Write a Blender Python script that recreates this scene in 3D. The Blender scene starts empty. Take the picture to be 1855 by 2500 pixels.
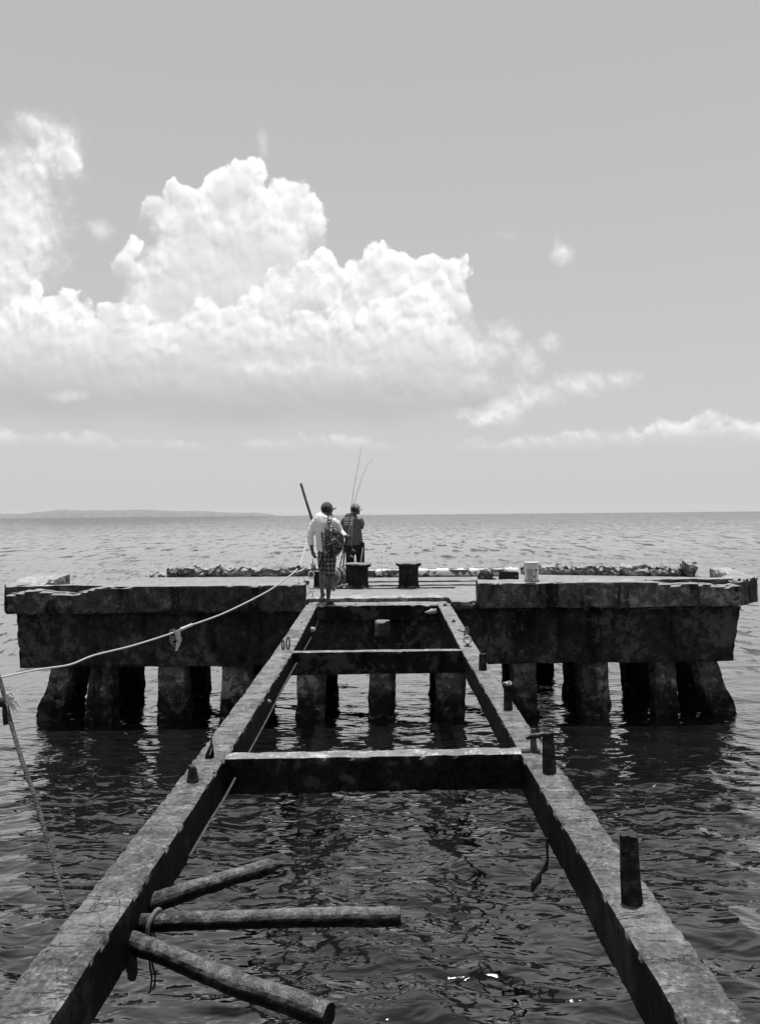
import bpy, bmesh, math, random
import numpy as np
from mathutils import Vector, Matrix
random.seed(7)
SC = bpy.context.scene
COL = SC.collection
R = math.radians

# ------------------------------------------------------------------ camera
H = 3.56                      # eye above the water (walkway top is at 2.0)
F = 2000.0                    # focal length in pixels of the 1855 x 2500 photograph
ROLL = 0.0091
PIT = math.atan(5.9 / F)
fw = Vector((0, math.cos(PIT), math.sin(PIT)))
u0 = Vector((0, -math.sin(PIT), math.cos(PIT)))
ax = Vector((1, 0, 0))
cr = math.cos(ROLL) * ax - math.sin(ROLL) * u0
cu = math.sin(ROLL) * ax + math.cos(ROLL) * u0
cam_d = bpy.data.cameras.new('camera')
cam = bpy.data.objects.new('camera', cam_d)
COL.objects.link(cam)
m = Matrix((cr, cu, -fw)).transposed().to_4x4()
m.translation = Vector((0, 0, H))
cam.matrix_world = m
cam_d.sensor_fit = 'VERTICAL'
cam_d.sensor_height = 24.0
cam_d.lens = F / 2500.0 * 24.0
cam_d.clip_start = 0.05
cam_d.clip_end = 60000
SC.camera = cam

def ray(px, py):
    return fw + cr * ((px - 927.5) / F) - cu * ((py - 1250) / F)
def at(px, py, Y):
    d = ray(px, py); d = d * (Y / d.y)
    return Vector((d.x, d.y, d.z + H))
def on(px, py, z):
    d = ray(px, py); d = d * ((z - H) / d.z)
    return Vector((d.x, d.y, z))

# ------------------------------------------------------------------ render look
SC.view_settings.view_transform = 'Standard'
SC.view_settings.look = 'None'
SC.view_settings.gamma = 1
SC.view_settings.use_curve_mapping = False
SC.view_settings.exposure = 0.0
SC.cycles.use_denoising = True
SC.cycles.max_bounces = 6
SC.cycles.volume_bounces = 1
SC.cycles.sample_clamp_indirect = 6
SC.cycles.sample_clamp_direct = 3

# ------------------------------------------------------------------ sun
SUN_EL, SUN_AZ = R(84), R(10)      # azimuth measured from +Y (ahead) towards +X
sd = bpy.data.lights.new('sun', 'SUN')
sd.energy = 4.8
sd.angle = R(0.5)
sd.color = (1, 1, 1)
sun = bpy.data.objects.new('sun', sd)
COL.objects.link(sun)
sv = Vector((math.sin(SUN_AZ) * math.cos(SUN_EL), math.cos(SUN_AZ) * math.cos(SUN_EL), math.sin(SUN_EL)))
sun.rotation_euler = (-sv).to_track_quat('-Z', 'Y').to_euler()
sun.location = (0, 0, 40)

# ------------------------------------------------------------------ node helpers
class NT:
    def __init__(s, tree): s.t = tree; s.n = tree.nodes; s.l = tree.links
    def lk(s, a, b):
        if isinstance(a, (int, float)): b.default_value = a
        elif isinstance(a, (tuple, list)): b.default_value = a
        else: s.l.new(a, b)
    def math(s, op, a, b=0.0, c=None, clamp=False):
        n = s.n.new('ShaderNodeMath'); n.operation = op; n.use_clamp = clamp
        s.lk(a, n.inputs[0]); s.lk(b, n.inputs[1])
        if c is not None: s.lk(c, n.inputs[2])
        return n.outputs[0]
    def vmath(s, op, a, b=(0, 0, 0)):
        n = s.n.new('ShaderNodeVectorMath'); n.operation = op
        s.lk(a, n.inputs[0])
        if op == 'SCALE': s.lk(b, n.inputs['Scale'])
        else: s.lk(b, n.inputs[1])
        return n.outputs['Value'] if op in ('LENGTH', 'DOT_PRODUCT', 'DISTANCE') else n.outputs[0]
    def mapr(s, v, a, b, c=0.0, d=1.0, smooth=True):
        n = s.n.new('ShaderNodeMapRange'); n.interpolation_type = 'SMOOTHSTEP' if smooth else 'LINEAR'
        s.lk(v, n.inputs[0])
        for i, q in enumerate((a, b, c, d)): s.lk(q, n.inputs[1 + i])
        return n.outputs[0]
    def mix(s, f, a, b):
        n = s.n.new('ShaderNodeMix'); n.data_type = 'FLOAT'; n.clamp_factor = True
        s.lk(f, n.inputs[0]); s.lk(a, n.inputs[2]); s.lk(b, n.inputs[3])
        return n.outputs[0]
    def noise(s, vec, scale, detail=4, rough=0.55, dist=0.0, out='Fac', dim='3D'):
        n = s.n.new('ShaderNodeTexNoise'); n.noise_dimensions = dim
        s.l.new(vec, n.inputs['Vector'])
        n.inputs['Scale'].default_value = scale; n.inputs['Detail'].default_value = detail
        n.inputs['Roughness'].default_value = rough; n.inputs['Distortion'].default_value = dist
        return n.outputs[out]
    def voro(s, vec, scale, feat='F1', smooth=0.5, dim='3D', out='Distance', detail=0):
        n = s.n.new('ShaderNodeTexVoronoi'); n.voronoi_dimensions = dim; n.feature = feat
        s.l.new(vec, n.inputs['Vector']); n.inputs['Scale'].default_value = scale
        if feat == 'SMOOTH_F1': n.inputs['Smoothness'].default_value = smooth
        if detail: n.inputs['Detail'].default_value = detail
        return n.outputs[out]
    def xyz(s, x, y, z):
        n = s.n.new('ShaderNodeCombineXYZ'); s.lk(x, n.inputs[0]); s.lk(y, n.inputs[1]); s.lk(z, n.inputs[2])
        return n.outputs[0]
    def sep(s, v):
        n = s.n.new('ShaderNodeSeparateXYZ'); s.l.new(v, n.inputs[0]); return n.outputs
    def scale(s, v, k):
        return s.vmath('MULTIPLY', v, k)

# ------------------------------------------------------------------ world: Nishita sky with cumulus
world = bpy.data.worlds.new('World')
SC.world = world
world.use_nodes = True
W = NT(world.node_tree)
W.n.clear()
wo = W.n.new('ShaderNodeOutputWorld')
bg = W.n.new('ShaderNodeBackground')
bg.inputs['Strength'].default_value = 0.1
W.l.new(bg.outputs[0], wo.inputs[0])
sky = W.n.new('ShaderNodeTexSky')
sky.sky_type = 'NISHITA'; sky.sun_disc = False
sky.sun_elevation = SUN_EL; sky.sun_rotation = SUN_AZ
sky.air_density = 1.0; sky.dust_density = 2.0
bw = W.n.new('ShaderNodeRGBToBW')
W.l.new(sky.outputs[0], bw.inputs[0])
tc = W.n.new('ShaderNodeTexCoord')
dx, dy, dz = W.sep(tc.outputs['Generated'])
azi = W.math('ARCTAN2', dx, dy)
ele = W.math('ARCSINE', dz)
# milky hazed sky: the Nishita gradient flattened towards an even veil
skyv = W.math('ADD', W.math('MULTIPLY', bw.outputs[0], 0.16), 4.45)
skyv = W.math('ADD', skyv, W.mapr(ele, 0.0, .5, 1.15, .15, False))
skyv = W.mix(W.mapr(ele, 0.55, 1.25), skyv, 1.5)  # unseen zenith dimmed to deepen the dark water and the shadows

def ae(x, y):                 # display pixel (1652 wide) -> azimuth, elevation
    d = ray(x * 1.1229, y * 1.1229)
    return math.atan2(d.x, d.y), math.asin(d.z / d.length)
A0, A1, E0, E1 = -0.62, 0.62, -0.05, 0.6
def curve(pts):
    n = W.n.new('ShaderNodeFloatCurve')
    c = n.mapping.curves[0]
    q = sorted(((a - A0) / (A1 - A0), (e - E0) / (E1 - E0)) for a, e in (ae(x, y) for x, y in pts))
    while len(c.points) < len(q): c.points.new(0.5, 0.5)
    for p, (a, b) in zip(c.points, q):
        p.location = (a, b); p.handle_type = 'AUTO'
    n.mapping.extend = 'HORIZONTAL'
    n.mapping.update()
    return n
base = W.xyz(azi, ele, 0.0)
wv = W.noise(base, 26, 5, 0.6, out='Color')
wv2 = W.noise(base, 8, 3, 0.5, out='Color')
warp = W.vmath('ADD', W.scale(W.vmath('SUBTRACT', wv, (.5, .5, .5)), (.020, .020, 0)),
               W.scale(W.vmath('SUBTRACT', wv2, (.5, .5, .5)), (.02, .016, 0)))
P = W.vmath('ADD', base, warp)
def billow(vec):
    acc = None
    for sc, k in ((22, .50), (48, .32), (105, .16), (230, .06)):
        v = W.math('MULTIPLY', W.math('SUBTRACT', 0.45, W.voro(vec, sc, 'SMOOTH_F1', .35, '2D')), k)
        acc = v if acc is None else W.math('ADD', acc, v)
    return acc
B0 = billow(P)
B1 = billow(W.vmath('ADD', P, (0.0035, 0.0075, 0)))
LIT = W.math('SUBTRACT', B0, B1)
soft = W.noise(base, 14, 6, 0.6)
soft = W.math('SUBTRACT', soft, .5)
fine = W.math('SUBTRACT', W.noise(P, 60, 5, .6), .5)
px_, py_, _ = W.sep(P)
un = W.mapr(px_, A0, A1, 0, 1, False)

basev = W.mapr(W.math('ADD', ele, W.math('MULTIPLY', soft, .03)), ae(0, 930)[1], ae(0, 690)[1])     # grey underside -> bright tops
def Z(x, y): return (x * .7547, 222.6 + y * .7547)
def layer(prev, top, bot, s_top, s_bot, edge, inner, decay, amp=.03, lit=1.0, opac=1.0, wisp=0.0, under=5.75):
    top = [Z(*p) for p in top]; bot = [Z(*p) for p in bot]
    ct = curve(top); W.l.new(un, ct.inputs['Value'])
    cb = curve(bot); W.l.new(un, cb.inputs['Value'])
    te = W.math('MULTIPLY_ADD', ct.outputs[0], E1 - E0, E0)
    be = W.math('MULTIPLY_ADD', cb.outputs[0], E1 - E0, E0)
    te = W.math('ADD', te, W.math('MULTIPLY', B0, amp))
    d = W.math('SUBTRACT', te, py_)                     # depth below the local crest
    if wisp:
        d = W.math('ADD', d, W.math('MULTIPLY', W.math('ADD', soft, fine), wisp))
    dbm = W.math('ADD', W.math('SUBTRACT', ele, be), W.math('MULTIPLY', soft, .05))
    al = W.math('MULTIPLY', W.mapr(d, 0.0, s_top), W.mapr(dbm, 0.0, s_bot))
    al = W.math('MULTIPLY', al, opac)
    k = W.mapr(W.math('ADD', d, W.math('MULTIPLY', soft, decay * 2.2)), 0.0, decay)
    sh = W.mix(k, edge, inner)
    sh = W.math('ADD', sh, W.math('MULTIPLY', W.math('MULTIPLY', LIT, lit * 10), W.mix(k, 1.0, .3)))
    sh = W.math('MINIMUM', sh, 10.3)
    return W.mix(al, prev, sh)
def wisps(prev, blobs, bright, amp=1.1):
    """torn vapour: soft ellipses broken up by noise"""
    acc = None
    for x, y, rx, ry, o in blobs:
        a_, e_ = ae(*Z(x, y)); k = .7547 * 1.1229 / F
        v = W.vmath('MULTIPLY', W.vmath('SUBTRACT', P, (a_, e_, 0)), (1 / (rx * k), 1 / (ry * k), 0))
        m_ = W.math('SUBTRACT', 1.0, W.vmath('LENGTH', v))
        m_ = W.math('ADD', m_, W.math('MULTIPLY', W.math('ADD', W.math('MULTIPLY', soft, 1.6), fine), amp))
        m_ = W.math('MULTIPLY', W.mapr(m_, -.05, .95), o)
        acc = m_ if acc is None else W.math('MAXIMUM', acc, m_)
    sh = W.math('ADD', bright, W.math('MULTIPLY', LIT, 7.0))
    return W.mix(acc, prev, sh)

# the cumulus: overlapping rounded billows, far ones first
def lobes(prev, blobs, bot, s_bot, edge=10.4, inner=7.9, decay=.032, amp=.011, lit=1.0, s_top=.005, under=5.0, mixw=2.0):
    acc = None; q = .7547 * 1.1229 / F
    for x, y, rx, ry in blobs:
        a_, e_ = ae(*Z(x, y))
        v = W.vmath('MULTIPLY', W.vmath('SUBTRACT', P, (a_, e_, 0)), (1 / (rx * q), 1 / (ry * q), 0))
        d = W.math('MULTIPLY', W.math('SUBTRACT', 1.0, W.vmath('LENGTH', v)), min(rx, ry) * q)
        if acc is None: acc = d
        else:
            n = W.n.new('ShaderNodeMath'); n.operation = 'SMOOTH_MAX'
            W.lk(acc, n.inputs[0]); W.lk(d, n.inputs[1]); n.inputs[2].default_value = .006; acc = n.outputs[0]
    d = W.math('ADD', acc, W.math('MULTIPLY', B0, amp * 2.4))
    e_b = ae(*Z(826, bot))[1]
    al = W.math('MULTIPLY', W.mapr(d, 0.0, s_top), W.mapr(W.math('ADD', ele, W.math('MULTIPLY', soft, .05)), e_b, e_b + s_bot))
    k = W.mapr(W.math('ADD', d, W.math('MULTIPLY', soft, decay * mixw)), 0.0, decay)
    sh = W.mix(k, edge, inner)
    sh = W.math('ADD', sh, W.math('MULTIPLY', W.math('MULTIPLY', LIT, lit * 10), W.mix(k, 1.0, .35)))
    sh = W.mix(basev, under, sh)
    sh = W.math('MINIMUM', sh, 10.4)
    return W.mix(al, prev, sh)

c = skyv
c = lobes(c, [(60, 230, 95, 110), (20, 380, 110, 130), (95, 400, 75, 95), (-20, 520, 120, 140)], 3000, .03, 7.9, 7.2, .06, .02, .8, .045)
c = lobes(c, [(120, 96, 62, 34), (185, 92, 60, 32), (215, 120, 34, 40), (185, 160, 52, 58), (140, 140, 60, 50)], 3000, .03, 8.3, 7.4, .05, .016, .9, .018)
c = wisps(c, [(140, 95, 120, 55, .5), (185, 150, 75, 95, .4), (50, 250, 140, 140, .85), (85, 370, 125, 180, .95), (10, 480, 120, 190, .95), (290, 362, 45, 34, .55), (762, 120, 22, 60, .35), (1612, 436, 34, 40, .75), (1455, 370, 40, 16, .15)], 8.6)
c = wisps(c, [(1395, 720, 120, 60, .65), (1455, 665, 80, 60, .75), (1505, 750, 60, 85, .7), (1590, 690, 48, 40, .8), (1400, 885, 130, 55, .95), (1530, 850, 120, 50, .8), (1680, 810, 130, 42, .7), (1790, 795, 90, 34, .6), (1330, 800, 110, 90, .6), (1300, 700, 90, 110, .7)], 8.3)
# thin flat bands above the horizon
c = layer(c, [(-300, 940), (0, 935), (250, 945), (600, 975), (800, 958), (1000, 950), (1200, 985), (1330, 960), (1450, 968), (1600, 940), (1760, 938), (1920, 905), (2040, 882), (2105, 905), (2190, 912), (2400, 940)],
          [(-300, 1020), (0, 1010), (1600, 1015), (2189, 1008), (2400, 1010)], .012, .035, 9.2, 7.0, .035, .014, .9, .95, .014)
c = lobes(c, [(600, 800, 700, 190), (1000, 780, 440, 180), (1230, 740, 150, 150), (100, 800, 500, 200), (-300, 800, 500, 200), (600, 560, 240, 190), (1180, 600, 150, 120), (560, 420, 130, 170), (1010, 580, 80, 90), (790, 400, 110, 140), (720, 480, 190, 180), (1330, 850, 150, 70)], 962, .05, 8.6, 7.6, .05, .012, .8, .02, 4.85)
c = lobes(c, [(385, 420, 22, 36), (362, 480, 30, 42), (392, 545, 60, 66), (350, 505, 18, 28)], 540, .04, 9.4, 8.2)
c = lobes(c, [(850, 312, 82, 82), (892, 372, 56, 78), (802, 268, 42, 46), (905, 425, 52, 58), (850, 460, 90, 90)], 450, .05)
c = lobes(c, [(684, 258, 88, 80), (636, 296, 66, 92), (735, 282, 42, 90), (690, 400, 110, 120), (610, 262, 34, 34)], 440, .08)
c = lobes(c, [(494, 262, 40, 42), (450, 312, 42, 50), (545, 290, 52, 50), (500, 390, 100, 110), (432, 350, 26, 44)], 400, .06, 9.8, 8.0)
c = lobes(c, [(1085, 462, 52, 48), (1150, 474, 70, 58), (1222, 486, 70, 56), (1290, 505, 58, 52), (1333, 478, 26, 44), (1328, 550, 34, 66), (1308, 625, 46, 76), (1030, 496, 42, 46), (1180, 580, 150, 90), (1090, 535, 90, 60)], 640, .07, 9.95, 7.7)
c = lobes(c, [(1255, 536, 56, 42), (1306, 580, 48, 52), (1220, 560, 50, 40)], 640, .04, 9.95, 7.9)
c = lobes(c, [(1090, 622, 60, 50), (1160, 607, 70, 54), (1230, 632, 66, 55), (1290, 690, 56, 66), (1150, 690, 130, 70)], 740, .06, 9.9, 7.2, .045)
c = lobes(c, [(932, 470, 42, 50), (872, 512, 58, 56), (802, 522, 48, 52), (758, 556, 38, 50), (952, 545, 38, 60), (862, 600, 105, 70)], 650, .05, 10.0, 7.6)
c = lobes(c, [(600, 615, 46, 46), (660, 622, 54, 46), (722, 602, 42, 50), (540, 644, 48, 38), (480, 648, 44, 38), (700, 670, 120, 56), (560, 680, 130, 52), (905, 640, 66, 40), (965, 655, 50, 50)], 740, .06, 9.6, 7.0, .045, .013)
c = lobes(c, [(108, 545, 24, 42), (70, 592, 46, 40), (15, 622, 50, 40), (150, 592, 38, 40), (207, 580, 38, 38), (262, 606, 42, 38), (330, 616, 58, 42), (402, 622, 54, 42), (100, 690, 190, 90), (340, 690, 150, 80), (-80, 650, 100, 60)], 810, .09, 9.9, 7.3, .055, .013)
c = wisps(c, [(760, 770, 130, 26, .55), (860, 750, 70, 22, .4), (200, 845, 60, 18, .5), (1010, 760, 90, 60, .3)], 8.6, .9)
W.l.new(c, bg.inputs['Color'])

# ------------------------------------------------------------------ numpy noise
def _h(ix, iy, iz, s):
    n = (ix * 374761393 + iy * 668265263 + iz * 2147483647 + s * 1274126177) & 0xffffffff
    n = ((n ^ (n >> 13)) * 1274126177) & 0xffffffff
    n = n ^ (n >> 16)
    return (n & 0xffff) / 65535.0
def vn(p, s=0):
    i = np.floor(p).astype(np.int64); f = p - i; f = f * f * (3 - 2 * f)
    r = 0
    for a in (0, 1):
        for b in (0, 1):
            for c_ in (0, 1):
                w = (f[:, 0] if a else 1 - f[:, 0]) * (f[:, 1] if b else 1 - f[:, 1]) * (f[:, 2] if c_ else 1 - f[:, 2])
                r = r + w * _h(i[:, 0] + a, i[:, 1] + b, i[:, 2] + c_, s)
    return r - 0.5
def fbm(p, o=4, s=0, g=.5):
    r = 0; a = 1.0
    for k in range(o):
        r = r + a * vn(p * (2 ** k) + 17.3 * k, s + k); a *= g
    return r * 2
def fbm3(p, o=4, s=0):
    return np.stack([fbm(p, o, s), fbm(p + 31.7, o, s + 11), fbm(p + 71.1, o, s + 23)], 1)

# ------------------------------------------------------------------ mesh helpers
def link(name, me, mat=None, parent=None, smooth=None):
    if mat is not None: me.materials.append(mat)
    if smooth:
        me.polygons.foreach_set('use_smooth', [True] * len(me.polygons))
        if smooth < 180: me.set_sharp_from_angle(angle=R(smooth))
    o = bpy.data.objects.new(name, me)
    COL.objects.link(o)
    if parent is not None:
        o.parent = parent
        o.matrix_parent_inverse = Matrix.Translation(-parent.location)
    me.update()
    return o
def mesh(name, V, Fc):
    me = bpy.data.meshes.new(name)
    me.from_pydata([tuple(map(float, v)) for v in V], [], [tuple(map(int, f)) for f in Fc])
    me.update()
    return me
def empty(name, loc, label, cat, group=None):
    o = bpy.data.objects.new(name, None)
    o.empty_display_size = .1
    o.location = loc
    COL.objects.link(o)
    o['label'] = label; o['category'] = cat
    if group: o['group'] = group
    return o
def tag(o, label=None, cat=None, group=None, kind=None):
    if label: o['label'] = label
    if cat: o['category'] = cat
    if group: o['group'] = group
    if kind: o['kind'] = kind
    return o
class MB:
    """collects shapes for one mesh"""
    def __init__(s): s.V = []; s.F = []
    def add(s, V, Fc):
        b = len(s.V); s.V += [tuple(map(float, v)) for v in V]; s.F += [tuple(int(i) + b for i in f) for f in Fc]
        return s
    def tube(s, pts, rad, seg=10, cap=True, sx=1.0, up=None):
        pts = [Vector(p) for p in pts]; n = len(pts)
        if not isinstance(rad, (list, tuple)): rad = [rad] * n
        V = []; ref = None
        for i, p in enumerate(pts):
            t = (pts[min(i + 1, n - 1)] - pts[max(i - 1, 0)])
            t = t.normalized() if t.length > 1e-9 else Vector((0, 0, 1))
            if ref is None:
                ref = Vector(up) if up else (Vector((0, 0, 1)) if abs(t.z) < .9 else Vector((1, 0, 0)))
            a = t.cross(ref).normalized(); b = a.cross(t).normalized(); ref = b
            r = rad[i]; ra, rb = (r if isinstance(r, tuple) else (r * sx, r))
            for k in range(seg):
                an = 2 * math.pi * k / seg
                V.append(p + a * (ra * math.cos(an)) + b * (rb * math.sin(an)))
        Fc = [(i * seg + k, i * seg + (k + 1) % seg, (i + 1) * seg + (k + 1) % seg, (i + 1) * seg + k) for i in range(n - 1) for k in range(seg)]
        if cap: Fc += [tuple(range(seg))[::-1], tuple((n - 1) * seg + k for k in range(seg))]
        return s.add(V, Fc)
    def ball(s, c, r, seg=14, rings=9):
        c = Vector(c); r = Vector(r) if isinstance(r, (tuple, list, Vector)) else Vector((r, r, r))
        V = [c + Vector((0, 0, r.z))]
        for i in range(1, rings):
            th = math.pi * i / rings
            for k in range(seg):
                a = 2 * math.pi * k / seg
                V.append(c + Vector((r.x * math.sin(th) * math.cos(a), r.y * math.sin(th) * math.sin(a), r.z * math.cos(th))))
        V.append(c - Vector((0, 0, r.z)))
        Fc = [(0, 1 + k, 1 + (k + 1) % seg) for k in range(seg)]
        for i in range(rings - 2):
            for k in range(seg):
                a = 1 + i * seg; b = a + seg
                Fc.append((a + k, b + k, b + (k + 1) % seg, a + (k + 1) % seg))
        L = len(V) - 1; a = 1 + (rings - 2) * seg
        Fc += [(a + k, L, a + (k + 1) % seg) for k in range(seg)]
        return s.add(V, Fc)
    def box(s, c, d, rot=None):
        c = Vector(c); V = []
        for x in (-1, 1):
            for y in (-1, 1):
                for z in (-1, 1):
                    v = Vector((x * d[0] / 2, y * d[1] / 2, z * d[2] / 2))
                    if rot is not None: v = rot @ v
                    V.append(c + v)
        return s.add(V, [(0, 1, 3, 2), (4, 6, 7, 5), (0, 4, 5, 1), (2, 3, 7, 6), (0, 2, 6, 4), (1, 5, 7, 3)])
    def noise(s, amp, freq, o=3, seed=0):
        p = np.array(s.V); p = p + fbm3(p * freq, o, seed) * amp
        s.V = [tuple(v) for v in p]; return s
    def build(s, name, mat, parent=None, smooth=45, remesh=None, dec=None, relax=0):
        me = mesh(name, s.V, s.F)
        if remesh:
            o = bpy.data.objects.new('tmp', me); COL.objects.link(o)
            md = o.modifiers.new('r', 'REMESH'); md.mode = 'VOXEL'; md.voxel_size = remesh; md.use_smooth_shade = True
            if relax:
                sm = o.modifiers.new('s', 'SMOOTH'); sm.iterations = relax; sm.factor = .5
            dg = bpy.context.evaluated_depsgraph_get()
            me2 = bpy.data.meshes.new_from_object(o.evaluated_get(dg))
            bpy.data.objects.remove(o); me = me2; me.name = name; me.materials.clear(); smooth = 180
        return link(name, me, mat, parent, smooth)

def lattice(nx, ny, nz):
    """surface lattice of a box in unit coordinates"""
    idx = {}; V = []; Fc = []
    def g(i, j, k):
        key = (i, j, k)
        if key not in idx: idx[key] = len(V); V.append((i / nx, j / ny, k / nz))
        return idx[key]
    for i in range(nx):
        for j in range(ny):
            Fc.append((g(i, j, 0), g(i, j + 1, 0), g(i + 1, j + 1, 0), g(i + 1, j, 0)))
            Fc.append((g(i, j, nz), g(i + 1, j, nz), g(i + 1, j + 1, nz), g(i, j + 1, nz)))
    for i in range(nx):
        for k in range(nz):
            Fc.append((g(i, 0, k), g(i + 1, 0, k), g(i + 1, 0, k + 1), g(i, 0, k + 1)))
            Fc.append((g(i, ny, k), g(i, ny, k + 1), g(i + 1, ny, k + 1), g(i + 1, ny, k)))
    for j in range(ny):
        for k in range(nz):
            Fc.append((g(0, j, k), g(0, j, k + 1), g(0, j + 1, k + 1), g(0, j + 1, k)))
            Fc.append((g(nx, j, k), g(nx, j + 1, k), g(nx, j + 1, k + 1), g(nx, j, k + 1)))
    return np.array(V), Fc
def rough(name, size, fmap, mat, parent=None, res=.05, amp=.008, freq=5.0, chip=.03, chipf=7.0, seed=0, lump=0, smooth=40, post=None, notch=0, chs=.85):
    """weathered block: unit lattice -> worn edges -> fmap -> noise"""
    n = [max(1, int(round(a / res))) for a in size]
    U, Fc = lattice(*n)
    size = np.array(size)
    X = fmap(U)
    # wear of the edges: pull vertices lying near two faces inwards
    dist = np.minimum(U, 1 - U) * size
    order = np.sort(dist, 1)
    edge = np.clip(1 - order[:, 1] / (chip * 1.6 + 1e-6), 0, 1)      # 1 on an arris
    ch = np.clip(fbm(X * chipf, 4, seed + 5) * 1.3 - .12, 0, 1)
    ctr = fmap(np.clip(U, .5 - .5 + (np.minimum(.5, chip * 2 / size)), 1 - np.minimum(.5, chip * 2 / size)))
    X = X + (ctr - X) * (edge * (.15 + ch * chs))[:, None]
    if notch:
        k = np.clip((fbm(X * 1.9 + 5, 3, seed + 60) - .52) * 6, 0, 1) * (.5 + .5 * np.clip(fbm(X * 13, 3, seed + 61) + .5, 0, 1))
        e2 = np.clip(1 - order[:, 1] / notch, 0, 1) * (order[:, 0] < 1e-6)
        lim = np.minimum(.5, notch / size); c2_ = fmap(np.clip(U, lim, 1 - lim))
        X = X + (c2_ - X) * (e2 * k * .8)[:, None]
    X = X + fbm3(X * freq, 4, seed) * amp
    if lump: X = X + fbm3(X * 2.1, 3, seed + 40) * lump
    if post is not None: X = post(X, U)
    return link(name, mesh(name, X, Fc), mat, parent, smooth)
def boxmap(x0, x1, y0, y1, z0, z1):
    a = np.array([x0, y0, z0]); b = np.array([x1, y1, z1])
    return lambda U: a + U * (b - a)
def quadmap(p00, p10, p11, p01, z0, z1):
    """plan quad: u along p00->p10, v along p00->p01"""
    q = [np.array(p) for p in (p00, p10, p11, p01)]
    def f(U):
        u = U[:, :1]; v = U[:, 1:2]
        xy = q[0] * (1 - u) * (1 - v) + q[1] * u * (1 - v) + q[2] * u * v + q[3] * (1 - u) * v
        return np.concatenate([xy, z0 + U[:, 2:] * (z1 - z0)], 1)
    return f

# ------------------------------------------------------------------ materials (all neutral: the photograph is black and white)
def mat_new(name):
    m_ = bpy.data.materials.new(name); m_.use_nodes = True
    t = NT(m_.node_tree); b = m_.node_tree.nodes['Principled BSDF']
    return m_, t, b
def gray(t, v, sock):
    n = t.n.new('ShaderNodeCombineColor')
    for i in range(3): t.lk(v, n.inputs[i])
    t.l.new(n.outputs[0], sock)
def bump(t, b, h, strength=.5, dist=.02):
    n = t.n.new('ShaderNodeBump'); n.inputs['Strength'].default_value = strength; n.inputs['Distance'].default_value = dist
    t.l.new(h, n.inputs['Height']); t.l.new(n.outputs[0], b.inputs['Normal'])
def plain(name, v, rough_=.7, spec=.3, metal=0.0, var=.25, sc=20.0, bmp=.2, bd=.004):
    m_, t, b = mat_new(name)
    g = t.n.new('ShaderNodeNewGeometry')
    n = t.noise(g.outputs['Position'], sc, 5, .6)
    gray(t, t.math('MULTIPLY', v, t.mapr(n, .3, .7, 1 - var, 1 + var)), b.inputs['Base Color'])
    b.inputs['Roughness'].default_value = rough_; b.inputs['Specular IOR Level'].default_value = spec
    b.inputs['Metallic'].default_value = metal
    if bmp: bump(t, b, n, bmp, bd)
    return m_
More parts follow.
